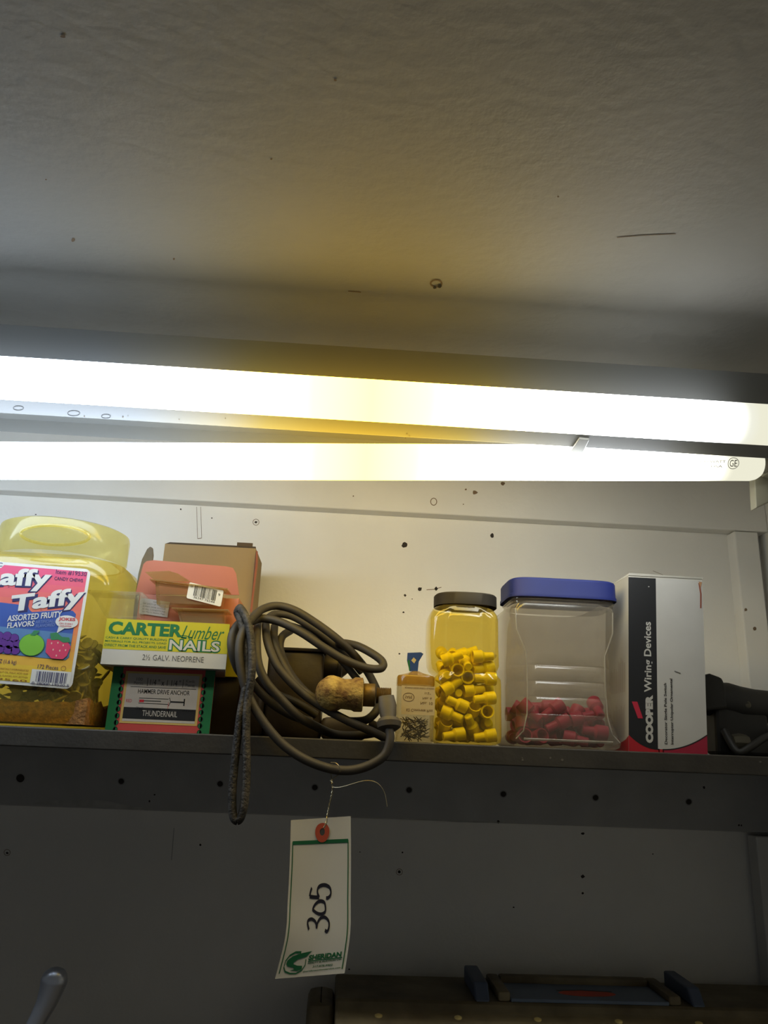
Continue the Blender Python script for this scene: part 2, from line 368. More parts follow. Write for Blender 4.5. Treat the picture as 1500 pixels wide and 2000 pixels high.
def lamp_tube(a, b, dim, r=.019, logo=False):
    a, b = Vector(a), Vector(b); d = (b-a).normalized()
    L = (b-a).length
    nd = 40; pts = []; rad = []
    for t, q in ((0, .55), (.003, .85), (.012, 1), (L*.25, 1), (L*.5, 1), (L*.75, 1), (L-.012, 1), (L-.006, .93), (L-.002, .8), (L, .6)):
        pts.append(a+d*t); rad.append(r*q)
    mb = MB(); mb.tube(pts, rad, tube_mat('lamp_glow', -.2, dim), n=28, flat_=(0, 0, 1))
    lt = mb.build('lamp_tube', fx, autosmooth=60)
    for p, s in ((a, -1), (b, 1)):
        mb = MB(); mb.tube([p-d*s*.0005, p+d*s*.006], r*.58, M_cap, n=18); mb.tube([p+d*s*.006+Vector((0, 0, .005)), p+d*s*.012+Vector((0, 0, .005))], .0015, M_cap, n=8)
        mb.tube([p+d*s*.006-Vector((0, 0, .005)), p+d*s*.012-Vector((0, 0, .005))], .0015, M_cap, n=8)
        mb.build('end_cap', lt)
    if logo:
        mb = MB(); nv = Vector((0, -1, 0)); ax = d; up = Vector((0, 0, 1))
        def fn(u, v):   # u along the tube in metres from its end, v around it
            an = v/r
            return b+ax*u+(nv*math.cos(an)-up*math.sin(an))*(r+.0004)
        P = Panel(mb, fn, nv, .00005)
        P.ring(-.0385, .007, .0058, .0058, .0006, M_print, 1, 26)
        P.text('GE', -.0425, .0035, -.0345, .0105, M_print, 1)
        P.text('F40 WATT', -.074, .004, -.047, .0065, M_print, 1); P.text('USA', -.062, .009, -.050, .0115, M_print, 1)
        mb.build('printed_mark', lt)
    return lt
f0 = at(750, 783, .62)
lamp_tube((-.84, .62, f0.z), (.42, .62, f0.z), (.29, .352))
ra, rb = at(0, 900, .745), at(1483, 905, .745)
dr = (rb-ra).normalized(); ra = rb-dr*1.26
lamp_tube(ra, rb, (.31, .402), logo=True)
for x, y, z in ((-.86, .62, f0.z), (.432, .62, f0.z), (rb.x+.013, .745, rb.z+.004), (ra.x-.013, .745, ra.z)):
    mb = MB(); zz = min(zt-.003, z+.055)
    if zz < z+.03: zz = z+.03
    c = (x, y, z)
    mb.box((x-.006, y-.014, z-.016), (x+.006, y+.014, zt-.003), M_sock, .003); mb.lathe([(.013, -.008), (.013, .008)], M_sock, c, 'x', 20, True, True)
    mb.build('lamp_socket', fx)
# a yellowed flap of the right-hand socket hangs down behind the tube
p0, p1, p2, p3 = at(1473, 925, .76), at(1510, 922, .76), at(1512, 976, .76), at(1477, 992, .76)
mb = MB(); mb.hexa([p3, p2, p2+Vector((0, .012, 0)), p3+Vector((0, .012, 0)), p0, p1, p1+Vector((0, .012, 0)), p0+Vector((0, .012, 0))], M_sock)
mb.build('socket_cover', fx, smooth=False, bevel=.001)
# little wire clip on the cover
a0, a1, a2, a3 = at_z(1112, 880, zrb), at_z(1131, 853, zrb), at_z(1151, 855, zrb), at_z(1138, 882, zrb)
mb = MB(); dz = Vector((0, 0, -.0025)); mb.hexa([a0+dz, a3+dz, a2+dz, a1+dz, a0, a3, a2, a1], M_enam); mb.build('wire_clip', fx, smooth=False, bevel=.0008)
for x in (-.8, .44):
    mb = MB(); mb.tube([(x, .76, zt-.001), (x, .76, zt+.012), (x+.004, .76, zt+.02), (x, .76, zceil(.76)-.006)], .0022, M_lip, 8)
    mb.lathe([(.009, 0), (.009, .004), (.004, .007)], M_lip, (x, .76, zceil(.76)-.0084), 'z', 16, True, True); mb.build('ceiling_hanger', fx)

# ================================================================== candy tub with nails
M_amb = plastic('amber_plastic', (.92, .79, .30, 1), (.74, .62, .16, 1), .16, .10, .8)
M_amb2 = plastic('amber_lid_plastic', (.95, .90, .58, 1), (.72, .66, .28, 1), .16, .12, .6)
YT = .805
trx = at(196, 1300, YT+.01).x
tz1 = at(150, 1076, YT).z
tub = thing('candy_tub', (trx-.10, YT+.07, SH), 'large yellow plastic tub with a pink fruit candy label, half full of nails', 'tub')
def tring(x0, x1, y0, y1, r, z): return [(x, y, z) for x, y in rrect(x0, x1, y0, y1, r, 5)]
mb = MB(); x0, x1, y0, y1 = trx-.215, trx, YT, YT+.14
mb.loft([tring(x0+.010, x1-.010, y0+.006, y1-.008, .03, SH+.0006), tring(x0+.003, x1-.003, y0+.001, y1-.002, .034, SH+.006), tring(x0, x1, y0, y1, .035, SH+.015),
         tring(x0, x1, y0, y1, .035, SH+.08), tring(x0-.002, x1+.004, y0-.001, y1, .036, tz1-.035), tring(x0-.002, x1+.005, y0-.001, y1, .037, tz1-.02),
         tring(x0+.004, x1, y0+.006, y1-.005, .036, tz1-.006), tring(x0+.022, x1-.018, y0+.02, y1-.02, .033, tz1)], M_amb, True, False)
mb.build('tub_body', tub)
lc = at(128, 1060, .865); lr = .0695
lz0, lz1 = tz1-.002, at(128, 1012, .865-.06).z
mb = MB(); mb.lathe([(lr*.97, lz0), (lr, lz0+.004), (lr, lz1-.006), (lr*.985, lz1-.002), (lr*.93, lz1), (lr*.80, lz1-.0005), (.001, lz1-.0005)], M_amb2, (lc.x, .865, 0), 'z', 48)
lid = mb.build('tub_lid', tub)
mb = MB()
gp = [at(40+135*(.5-.5*math.cos(a))-0, 1042+(1042-1042)+19*(-math.sin(a) if a < math.pi else -math.sin(a))+(.045*135*(.5-.5*math.cos(a))), .7945) for a in [2*math.pi*k/32 for k in range(32)]]
mb.tube(gp, .0016, M_amb2, 8, closed=True); mb.build('grip_opening', lid)
# label
tl, tr = at(-60, 1092, YT-.003), at(178, 1112, YT-.003); bl_, br_ = at(-100, 1327, YT-.003), at(140, 1346, YT-.003)
fn, nn = quad_fn(tl, tr, br_, bl_, 238, 238)
mb = MB(); P = Panel(mb, fn, nn, .00015)
WHT = flat(236, 234, 226); NAVY = flat(40, 36, 96); PINK = flat(236, 92, 128); GRN = flat(60, 140, 90); RED = flat(214, 40, 60); PUR = flat(104, 50, 150); LIM = flat(130, 200, 60); BLU = flat(58, 92, 176)
P.poly(rrect(0, 238, 0, 238, 12, 5), WHT, 0)
nb = 14
for i in range(nb):
    t = i/(nb-1)
    c = [a*(1-t*2)+b*t*2 for a, b in zip((236, 88, 130), (246, 140, 90))] if t < .5 else [a*(2-t*2)+b*(t*2-1) for a, b in zip((246, 140, 90), (246, 216, 60))]
    P.rect(6, 6+i*226/nb, 232, 6+(i+1)*226/nb, flat(*[int(q) for q in c]), 1)
P.poly([(0, 0), (70, 0), (70, 5), (64, 13), (0, 13)], WHT, 2); P.text('CLASSIC', 18, 2, 66, 10, NAVY, 3, .02)
for word, u0, v0, u1, v1, sl in (('Laffy', 36, 14, 164, 60, -7), ('Taffy', 94, 66, 234, 110, -30)):
    for du, dv, m, k, b in ((2.2, 2.4, NAVY, 3, .085), (0, 0, WHT, 4, .035)):
        P.text(word, u0+du, v0+dv, u1+du, v1+dv, m, k, b, slope=sl)
P.text('Item #19530', 171, 6, 231, 16, NAVY, 3); P.text('CANDY CHEWS', 170, 21, 226, 28, NAVY, 3, .01)
P.poly([(20, 80), (222-94, 84), (132, 92), (138, 96), (200, 86), (216, 87), (223, 93), (223, 178), (217, 184), (20, 180)], BLU, 2)
P.poly([(20, 128), (223, 132), (223, 178), (217, 184), (20, 180)], flat(96, 140, 190), 3)
P.text('ASSORTED FRUITY', 93, 107, 196, 119, WHT, 5, .02, slope=-18); P.text('FLAVORS', 95, 121, 146, 132, WHT, 5, .02, slope=-9)
P.text('ARTIFICIALLY', 148, 112, 190, 118, flat(130, 150, 200), 5, slope=-6); P.text('FLAVORED', 150, 120, 186, 126, flat(130, 150, 200), 5, slope=-6)
P.disc(208, 110, 22, 13, WHT, 6); P.poly([(194, 119), (207, 122), (192, 134)], WHT, 6)
P.text('JOKES', 192, 102, 224, 110, RED, 7, .03, slope=-1); P.text('ON EVERY', 194, 112, 221, 115.5, RED, 7); P.text('WRAPPER', 196, 117, 219, 120, RED, 7)
# plain fruit
random.seed(3)
for u, v in [(66, 152), (82, 148), (98, 147), (112, 150), (60, 162), (76, 162), (92, 161), (106, 163), (120, 161), (70, 173), (88, 173), (104, 173), (118, 173)]:
    P.disc(u, v, 9.5, 9, NAVY, 5); P.disc(u, v, 8.6, 8.2, PUR, 6)
P.disc(148, 160, 25, 22, GRN, 7); P.disc(148, 160, 24, 21, LIM, 8); P.poly([(142, 142), (148, 132), (160, 131), (152, 142)], GRN, 9)
P.poly([(176, 146), (214, 146), (224, 158), (219, 176), (212, 183), (190, 183), (177, 172)], flat(232, 70, 110), 9)
for u, v in ((186, 154), (198, 152), (209, 156), (191, 166), (204, 167), (215, 165), (199, 177)): P.disc(u, v, 1.3, 2, flat(250, 210, 190), 10, 8)
P.poly([(184, 148), (180, 135), (192, 132), (204, 140), (218, 140), (222, 149), (208, 151), (198, 146)], GRN, 10)
P.text('NET WT 3 LB 8 OZ (1.6 kg)', 26, 192, 124, 202, NAVY, 3); P.text('172 Pieces', 166, 196, 206, 204, NAVY, 3); P.ring(216, 200, 4.5, 4.5, .8, flat(150, 110, 60), 3)
P.rect(156, 206, 233, 233, WHT, 3); P.bars(166, 209, 226, 229, NAVY, 4, 4); P.text('0 28000 19520 5', 160, 229.5, 232, 234.5, NAVY, 5)
for i, ln in enumerate(('SUGAR, PARTIALLY HYDROGENATED', 'COCONUT OIL, MALIC ACID AND', 'NATURAL FLAVORS, SOY LECITHIN', '19560')): P.text(ln, 80, 208+i*6.5, 150, 212+i*6.5, flat(150, 90, 40), 3)
mb.build('label', tub, smooth=False)
# rusty grit and nails inside
M_grit = mat('rusty_grit', srgb(150, 104, 50, 1), .9, var=.5, scale=160, bump=.9, bscale=300)
mb = MB(); rows = []
NX, NY = 26, 14
vs = []; fs = []
for j in range(NY+1):
    for i in range(NX+1):
        x = x0+.006+(x1-x0-.012)*i/NX; y = y0+.005+(y1-y0-.012)*j/NY
        vs.append((x, y, SH+.024+.010*noise.noise(Vector((x*38, y*38, 2)))+.004*noise.noise(Vector((x*160, y*160, 5)))))
n_ = len(vs)
for p in list(vs): vs.append((p[0], p[1], SH+.004))
W_ = NX+1
for j in range(NY):
    for i in range(NX):
        a = j*W_+i; fs.append((a, a+1, a+W_+1, a+W_)); fs.append((n_+a, n_+a+W_, n_+a+W_+1, n_+a+1))
for i in range(NX): fs += [(i, n_+i, n_+i+1, i+1), (NY*W_+i, NY*W_+i+1, n_+NY*W_+i+1, n_+NY*W_+i)]
for j in range(NY): fs += [(j*W_, (j+1)*W_, n_+(j+1)*W_, n_+j*W_), (j*W_+NX, n_+j*W_+NX, n_+(j+1)*W_+NX, (j+1)*W_+NX)]
mb.add(vs, fs, M_grit); g = mb.build('rust_grit'); tag(g, 'brown rusty grit settled in the bottom of the candy tub', 'dirt', kind='stuff')
M_nail = mat('galvanised_nail', srgb(168, 166, 138, .8), .45, metal=.3, var=.4, scale=80)
mb = MB(); mb.lathe([(.0062, 0), (.0062, .0012), (.0018, .0013), (.0017, .034), (.0002, .039)], M_nail, (0, 0, 0), 'z', 10, True, True)
nail0 = mb.build('roofing_nail'); rnd = random.Random(8)
NL = 'grey roofing nail lying among the others in the candy tub'
for i in range(290):
    o = nail0 if i == 0 else nail0.copy()
    if i: col.objects.link(o)
    fr = i % 5 < 3
    o.location = (rnd.uniform(x1-.085 if fr else x0+.03, x1-.016), rnd.uniform(y0+.010, y0+.055) if fr else rnd.uniform(y0+.03, y1-.03), SH+.030+rnd.random()*.056)
    th = rnd.uniform(.5, 2.6); ph = rnd.uniform(0, 6.28); o.rotation_euler = (th, 0, ph)
    # keep the whole nail inside the tub
    for _ in range(30):
        tip = Vector(o.location)+Euler(o.rotation_euler).to_matrix() @ Vector((0, 0, .039))
        if x0+.008 < tip.x < x1-.008 and y0+.006 < tip.y < y1-.008 and SH+.012 < tip.z < SH+.095: break
        o.rotation_euler = (rnd.uniform(.5, 2.6), 0, rnd.uniform(0, 6.28))
    tag(o, NL, 'nail', 'roofing nails in the candy tub')
# ================================================================== stack of boxes
M_card = mat('brown_cardboard', srgb(186, 158, 112), .8, var=.12, scale=8, bump=.1, bscale=200)
M_cardd = mat('cardboard_edge', srgb(110, 90, 66), .85, var=.2)
M_red = mat('red_carton', srgb(206, 74, 70), .55, var=.1, scale=10)
M_pinkc = mat('faded_pink_carton', srgb(200, 124, 104), .6, var=.08, scale=8)
M_wcard = mat('white_carton', srgb(214, 212, 204), .5, var=.06, scale=12)
M_yel = mat('yellow_print', srgb(214, 204, 30), .5, var=.06)
M_grnp = mat('green_print', srgb(22, 120, 66), .5, var=.1)
M_blk = mat('black_print', srgb(24, 24, 26), .5)
M_gry = mat('grey_print', srgb(110, 110, 108), .6)
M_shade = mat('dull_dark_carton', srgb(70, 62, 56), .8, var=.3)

def racked(mb, x0, x1, y0, y1, z0, z1, m):
    """a limp carton pushed out of square"""
    d = (x1+.004)*(y1-y0)/y0
    mb.hexa([(x0, y0, z0), (x1, y0, z0), (x1+d, y1, z0), (x0+d, y1, z0), (x0, y0, z1), (x1, y0, z1), (x1+d, y1, z1), (x0+d, y1, z1)], m)
# anchor carton at the bottom
Y1 = .832
a, b = at(203, 1438, Y1), at(408, 1440, Y1); hz = at(300, 1305, Y1).z
tb = thing('anchor_box', ((a.x+b.x)/2, Y1+.045, SH), 'red and green carton of hammer drive anchors at the bottom of the stack', 'box')
mb = MB(); racked(mb, a.x, b.x, Y1, Y1+.095, SH+.0004, hz, M_red)
W, H = b.x-a.x, hz-SH
P = face_panel(mb, a.x, b.x, Y1, SH, hz)
k = W/205.0   # metres per photo pixel on this face
P.rect(0, 0, 20*k, H, M_grnp, 1); P.rect(W-20*k, 0, W, H, M_grnp, 1)
for i in range(9):
    for u, s in ((20, 1), (W/k-20, -1)):
        P.disc(u*k, (18+i*13)*k, 5*k, 5*k, M_grnp, 1, 12); P.ring(u*k, (18+i*13)*k, 4*k, 5*k, 1.0*k, flat(20, 40, 34), 2, 14)
P.rect(26*k, 8*k, (W/k-26)*k, H-15*k, flat(222, 190, 110), 2)
lx0, lx1, ly1 = 31*k, W-31*k, H-24*k
M_lab = flat(206, 200, 194); P.rect(lx0, 12*k, lx1, ly1, M_lab, 3)
P.rect(lx0, ly1, lx1, H-19*k, M_lab, 3); P.rect(lx0, ly1-22*k, lx1, ly1, M_blk, 4)
P.text('THUNDERNAIL', lx0+38*k, ly1-17*k, lx1-36*k, ly1-6*k, flat(210, 206, 200), 5)
P.text('1/4 " x 1 1/4 "', lx0+46*k, 22*k, lx1-36*k, 34*k, M_blk, 4); P.rect(lx0+40*k, 20*k, lx0+41*k, 36*k, M_blk, 4); P.rect(lx1-32*k, 20*k, lx1-31*k, 36*k, M_blk, 4)
P.text('100', lx0+18*k, 20*k, lx0+30*k, 26*k, M_gry, 4); P.text('Pieces', lx0+14*k, 28*k, lx0+32*k, 34*k, M_gry, 4); P.text('Kwik', lx1-26*k, 20*k, lx1-8*k, 26*k, M_gry, 4); P.text('Pieces', lx1-26*k, 28*k, lx1-8*k, 34*k, M_gry, 4)
P.rect(lx0+8*k, 38*k, lx1-4*k, 39*k, M_blk, 4); P.text('HAMMER DRIVE ANCHOR', lx0+24*k, 42*k, lx1-16*k, 51*k, M_blk, 4, .01)
P.stroke([(lx0+28*k, 60*k), (lx0+86*k, 60*k), (lx0+88*k, 57*k), (lx0+91*k, 65*k), (lx0+88*k, 73*k), (lx0+86*k, 70*k), (lx0+28*k, 70*k), (lx0+28*k, 60*k)], 1.2*k, M_blk, 4)
P.stroke([(lx0+38*k, 65*k), (lx0+72*k, 65*k)], 2.4*k, M_gry, 4); P.rect(lx0+29*k, 63*k, lx0+38*k, 68*k, RED, 4)
P.stroke([(lx0+91*k, 65*k), (lx0+118*k, 65*k)], 3*k, M_blk, 4); P.stroke([(lx0+118*k, 58*k), (lx0+118*k, 72*k)], 2.4*k, M_blk, 4)
P.text('RED', lx0+3*k, 63*k, lx0+14*k, 69*k, RED, 4); P.text('ZINC', lx0+24*k, 77*k, lx0+38*k, 83*k, M_gry, 4); P.text('DRILL 1/4', lx0+56*k, 79*k, lx0+92*k, 83*k, M_gry, 4); P.text('Made in U.S.A.', lx1-28*k, 79*k, lx1-3*k, 83*k, M_gry, 4)
P.stroke([(lx0+87*k, 66*k), (lx0+87*k, 84*k)], .8*k, RED, 4)
mb.build('carton', tb, smooth=False)
# dark carton behind and beside it
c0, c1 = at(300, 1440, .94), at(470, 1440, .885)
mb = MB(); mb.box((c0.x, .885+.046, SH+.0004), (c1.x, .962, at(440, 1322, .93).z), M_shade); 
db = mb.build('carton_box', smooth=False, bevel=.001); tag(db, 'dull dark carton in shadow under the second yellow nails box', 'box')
zdb = at(440, 1322, .93).z
# nails boxes
def nails_box(x0, x1, yf, z0, z1, dep, label, text=True):
    t = thing('nails_box', ((x0+x1)/2, yf+dep/2, z0), label, 'box')
    mb = MB(); racked(mb, x0, x1, yf, yf+dep, z0+.0004, z1, M_wcard)
    P = face_panel(mb, x0, x1, yf, z0, z1); W, H = x1-x0, z1-z0; k = W/242.0
    P.rect(0, 0, W, H*(.66 if text else 1), M_yel, 1)
    # the print runs round the right end as well
    R = Panel(mb, lambda u, v: Vector((x1+(x1+.004)*u/yf, yf+u, z1-v)), Vector((1, 0, 0))); R.rect(0, 0, dep, H*.66, M_yel, 1)
    if text:
        P.text('CARTER', 6*k, 5*k, 151*k, 31*k, M_grnp, 2, .045)
        P.text('Lumber', 149*k, 7*k, 233*k, 33*k, M_grnp, 2, 0, .45)
        P.stroke([(160*k, 33*k), (150*k, 31*k), (148*k, 27*k), (158*k, 27*k), (172*k, 31*k)], 1.4*k, M_grnp, 2)
        for i, ln in enumerate(('CASH & CARRY QUALITY BUILDING', 'MATERIALS FOR ALL PROJECTS, LOAD', 'DIRECT FROM THE STACK AND SAVE')): P.text(ln, 3*k, (35+i*7.2)*k, 122*k, (40+i*7.2)*k, M_grnp, 2, .012)
        P.text('NAILS', 126*k, 33.5*k, 229*k, 58.5*k, M_grnp, 2, .075); P.text('NAILS', 128*k, 36*k, 226.5*k, 56*k, M_wcard, 3, .02)
        P.text('2\u00bd GALV. NEOPRENE', 79*k, 67*k, 198*k, 78*k, M_gry, 2)
    mb.build('carton', t, smooth=False, bevel=.0006)
    return t
Y2 = .815
n0, n1 = at(196, 1296, Y2), at(441, 1300, Y2); nz1 = at(320, 1213, Y2).z; nz0 = hz
nb_ = nails_box(n0.x, n1.x, Y2, nz0, nz1, .10, 'yellow and white box of nails lying on the red anchor carton')
k2 = at(466, 1300, .925)
nails_box(k2.x-.125, k2.x, .925, zdb, at(440, 1240, .925).z, .036, 'second yellow nails box behind, mostly hidden by the first and the cable', False)
NT = nz1
# tan carton standing open behind
Y4 = .965
q0, q1 = at(306, 1190, Y4), at(489, 1190, Y4); qt = at(400, 1066, Y4).z
zc2 = zdb
cb = thing('cardboard_box', ((q0.x+q1.x)/2, Y4+.04, SH), 'tan cardboard box standing open behind the nails boxes', 'box')
mb = MB(); t_ = .003
for A, B in (((q0.x, Y4, SH), (q1.x, Y4+t_, qt)), ((q0.x, Y4+.08, SH), (q1.x, Y4+.083, qt)), ((q0.x, Y4+t_, SH), (q0.x+t_, Y4+.08, qt)), ((q1.x-t_, Y4+t_, SH), (q1.x, Y4+.08, qt)), ((q0.x+t_, Y4+t_, SH), (q1.x-t_, Y4+.08, SH+t_))):
    mb.box(A, B, M_card)
mb.build('carton', cb, smooth=False)
mb = MB(); fl0, fl1 = at(310, 1057, Y4+.01), at(488, 1066, Y4+.01)
mb.hexa([(q0.x, Y4, qt), (q1.x, Y4, qt), (q1.x, Y4+.003, qt), (q0.x, Y4+.003, qt), (q0.x+.003, Y4+.012, fl0.z), (q1.x-.002, Y4+.012, fl0.z), (q1.x-.002, Y4+.015, fl0.z), (q0.x+.003, Y4+.015, fl0.z)], M_cardd)
mb.box((q1.x-.026, Y4+.010, fl0.z-.002), (q1.x-.006, Y4+.013, fl0.z+.004), M_cardd); mb.build('top_flap', cb, smooth=False)
mb = MB(); s0, s1, s2, s3 = at(489, 1075, Y4), at(500, 1100, Y4-.01), at(488, 1195, Y4-.01), at(478, 1190, Y4)
s0.x = s3.x = q1.x+.0005; mb.hexa([s3, s2, s2+Vector((.002, .003, 0)), s3+Vector((.002, .003, 0)), s0, s1, s1+Vector((.002, .003, 0)), s0+Vector((.002, .003, 0))], M_pinkc)
mb.build('side_flap', cb, smooth=False)
# red carton with its flap up, lying on the nails box
Y3 = .850
rb_ = thing('open_carton', (at(365, 1165, Y3).x, Y3+.03, NT), 'open red carton with its faded pink flap standing up on the nails box', 'box')
r0, r1 = at(272, 1170, Y3), at(467, 1164, Y3)
rz = at(365, 1163, Y3).z
mb = MB(); mb.box((r0.x, Y3, NT+.0004), (r1.x, Y3+.002, rz-.001), M_pinkc); mb.box((r0.x, Y3+.002, NT+.0004), (r0.x+.002, Y3+.05, rz), M_red); mb.box((r1.x-.002, Y3+.002, NT+.0004), (r1.x, Y3+.05, rz), mat('orange_carton', srgb(220, 140, 80), .6))
mb.box((r0.x+.002, Y3+.048, NT+.0004), (r1.x-.002, Y3+.05, rz), M_red); mb.box((r0.x+.002, Y3+.002, NT+.0004), (r1.x-.002, Y3+.048, NT+.002), M_red); mb.build('carton', rb_, smooth=False)
mb = MB(); fl = [(264, 1161), (280, 1102), (286, 1096), (300, 1094), (440, 1106), (455, 1109), (461, 1120), (467, 1162)]
f3 = [at(u, v, Y3+.012-.010*min(1, max(0, (1165-v)/70))) for u, v in fl]
mb.add(f3+[p+Vector((0, .0012, 0)) for p in f3], [tuple(range(8)), tuple(range(15, 7, -1))]+[(i, (i+1) % 8, 8+(i+1) % 8, 8+i) for i in range(8)], M_pinkc); mb.build('flap', rb_, smooth=False)
mb = MB(); L4 = [at(274, 1167, Y3-.0012), at(332, 1176, Y3-.0012), at(327, 1206, Y3-.0012), at(271, 1198, Y3-.0012)]
L4 = [Vector((p.x, Y3-.0012, max(p.z, NT+.001))) for p in L4]
fn, nn = quad_fn(*L4, 58, 30); P = Panel(mb, fn, nn, .00015); P.rect(0, 0, 58, 30, M_lab, 0)
for i, ln in enumerate(('WARNING', 'THE SAFETY OF THIS TOOL', 'ALWAYS WEAR GOGGLES', 'IN ALL CONDITIONS', 'Star Mfg Co. Boston, Mass.')): P.text(ln, 6 if i else 26, 3+i*5.2, 52 if i else 40, 6+i*5.2, M_gry, 1)
mb.build('label', rb_, smooth=False)
# brown blister packs
M_bl = plastic('smoky_brown_plastic', (.78, .66, .42, 1), (.5, .40, .22, 1), .30, .14)
M_clr = plastic('clear_plastic', (.93, .93, .88, 1), (.8, .8, .72, 1), .10, .08)
def blister(name, tl, tr, br, bl, Y, dep, m, label, rim=.0045, bar=False):
    c = [at(u, v, Y) for u, v in (bl, br, tr, tl)]; zz = min(min(p.z for p in c), 9)
    t = thing(name, (sum(p.x for p in c)/4, Y+dep/2, zz), label, 'blister pack')
    mb = MB(); back = [p+Vector((0, dep, 0)) for p in c]; n_ = 4
    mid = sum(c, Vector())/4; ins = [mid+(p-mid)*.93 for p in c]
    mb.loft([ins, [p+Vector((0, .002, 0)) for p in c], back], m, True, False); mb.build('tray', t, smooth=False, bevel=.0008)
    mb = MB(); o1 = [back[3]+Vector((-rim, -dep*1.15, 0)), back[2]+Vector((rim, -dep*1.15, 0)), back[2]+Vector((rim, .004, 0)), back[3]+Vector((-rim, .004, 0))]
    mb.hexa([p for p in o1]+[p+Vector((0, 0, .0012)) for p in o1], m); mb.build('rim', t, smooth=False)
    if bar:
        mb = MB(); l4 = [at(u, v, Y-.0012) for u, v in ((370, 1137), (437, 1153), (431, 1185), (364, 1168))]
        fn, nn = quad_fn(*l4, 68, 32); P = Panel(mb, fn, nn, .00015); P.poly(rrect(0, 68, 0, 32, 3, 3), WHT, 0)
        P.bars(12, 3, 56, 24, M_blk, 1, 9); P.text('36347 76544', 13, 24.5, 55, 29, M_blk, 1); P.text('0', 4, 4, 8, 9, M_blk, 1); P.text('9', 59, 8, 63, 13, M_blk, 1)
        mb.build('barcode_label', t, smooth=False)
    return t
blister('blister_pack', (302, 1134), (437, 1152), (431, 1184), (305, 1180), .822, .022, M_bl, 'smoky brown plastic pack bearing a white barcode sticker, on the red carton', bar=True)
mb = MB(); lp = [at(u, v, .8225) for u, v in ((283, 1117), (330, 1115), (347, 1120), (372, 1136), (302, 1134))]; lip = [p+Vector((0, .022, .003)) for p in lp]
n5 = len(lp); mb.add(lp+lip, [tuple(range(n5)), tuple(range(2*n5-1, n5-1, -1))]+[(i, (i+1) % n5, n5+(i+1) % n5, n5+i) for i in range(n5)], M_bl); mb.build('hang_tab', bpy.data.objects['blister_pack'], smooth=False)
blister('blister_pack', (345, 1190), (438, 1193), (438, 1219), (352, 1216), .819, .024, M_bl, 'smoky brown plastic pack under the one with the barcode')
blister('blister_pack', (176, 1156), (272, 1160), (271, 1204), (206, 1206), .824, .03, M_clr, 'clear crumpled plastic pack lying at the end of the nails box')
# flat grey paddle stuck behind
M_pad = mat('grey_worn_wood', srgb(128, 118, 104), .8, var=.25, scale=40)
pp = [(264, 1160), (270, 1120), (277, 1092), (287, 1072), (293, 1067), (298, 1070), (299, 1084), (296, 1110), (290, 1165)]
mb = MB(); f_ = [at(u, v, .90) for u, v in pp]; zb_ = NT
base = [Vector((f_[-1].x-.002, .90, SH+.001)), Vector((f_[0].x+.004, .90, SH+.001))]
f_ = f_+base; n6 = len(f_); mb.add(f_+[p+Vector((0, .004, 0)) for p in f_], [tuple(range(n6)), tuple(range(2*n6-1, n6-1, -1))]+[(i, (i+1) % n6, n6+(i+1) % n6, n6+i) for i in range(n6)], M_pad)
tag(mb.build('stirring_paddle', smooth=False, bevel=.001), 'flat rounded grey paddle standing between the tub and the tan box', 'paddle')

# ================================================================== cable coil, motor, fitting, belt
M_cab = mat('dusty_black_rubber', srgb(64, 57, 46), .65, var=.3, scale=40, bump=.1, bscale=250)
M_motor = mat('dark_oily_metal', srgb(74, 62, 46), .5, metal=.3, var=.4, scale=30, bump=.2)
def cp(cx, cy, Y): return at(430+cx/4.054, 1150+cy/4.054, Y)
cord = thing('cable_coil', (at(620, 1440, .86).x, .86, SH), 'thick black rubber cable coiled in loops hanging over the shelf edge', 'cable')
mb = MB()
loops = [
 [(1335,1090,.789),(1345,1200,.786),(1290,1330,.785),(1120,1420,.785),(930,1435,.785),(700,1365,.785),(500,1235,.786),(340,1050,.788),(230,860,.789),(170,670,.789),(150,470,.792),(185,330,.80),(250,240,.82),(330,165,.84),(450,135,.85),(600,175,.85),(800,300,.85),(960,425,.85),(1080,545,.86),(1180,680,.87),(1255,850,.865),(1240,960,.845),(1150,1040,.835),(1000,1050,.835)],
 [(1130,650,.90),(1020,500,.89),(940,430,.88),(1080,450,.86),(1230,530,.845),(1290,590,.84),(1265,632,.834),(1150,625,.828),(980,560,.825),(820,465,.825),(640,345,.828),(470,262,.835),(330,235,.84),(240,260,.835),(150,275,.825),(95,370,.815),(95,500,.812),(150,650,.82),(260,760,.84),(400,900,.85),(560,1000,.86),(720,1050,.87)],
 [(380,232,.87),(440,200,.88),(560,215,.885),(700,290,.885),(830,380,.885),(1000,520,.89),(1120,660,.90)],
 [(300,240,.87),(290,400,.83),(300,580,.815),(360,730,.81),(470,860,.81),(620,1010,.815),(760,1090,.83),(900,1150,.85),(1080,1160,.865),(1240,1140,.88),(1330,1110,.89)],
 [(360,285,.87),(375,420,.835),(440,590,.82),(540,720,.815),(680,850,.815),(850,960,.815),(1020,1050,.815),(1180,1120,.82),(1290,1175,.83),(1330,1210,.85)],
 [(430,300,.88),(430,420,.85),(500,600,.835),(600,760,.83),(740,870,.83),(880,980,.83)],
 [(560,330,.89),(490,380,.87),(475,480,.86),(530,630,.85),(620,760,.845),(720,860,.845)],
 [(540,290,.89),(660,330,.89),(780,400,.89),(900,500,.90),(1000,610,.905),(1120,760,.905)],
 [(300,700,.86),(420,820,.86),(600,900,.87),(760,1000,.88)],
 [(1180,1060,.86),(1260,1100,.86),(1300,1120,.86)],
]
for L_ in loops:
    mb.tube(spline([cp(*p) for p in L_], 7), .0045, M_cab, 10)
mb.build('cable', cord)
M_plug = mat('grey_rubber_plug', srgb(88, 80, 66), .6, var=.25, scale=60)
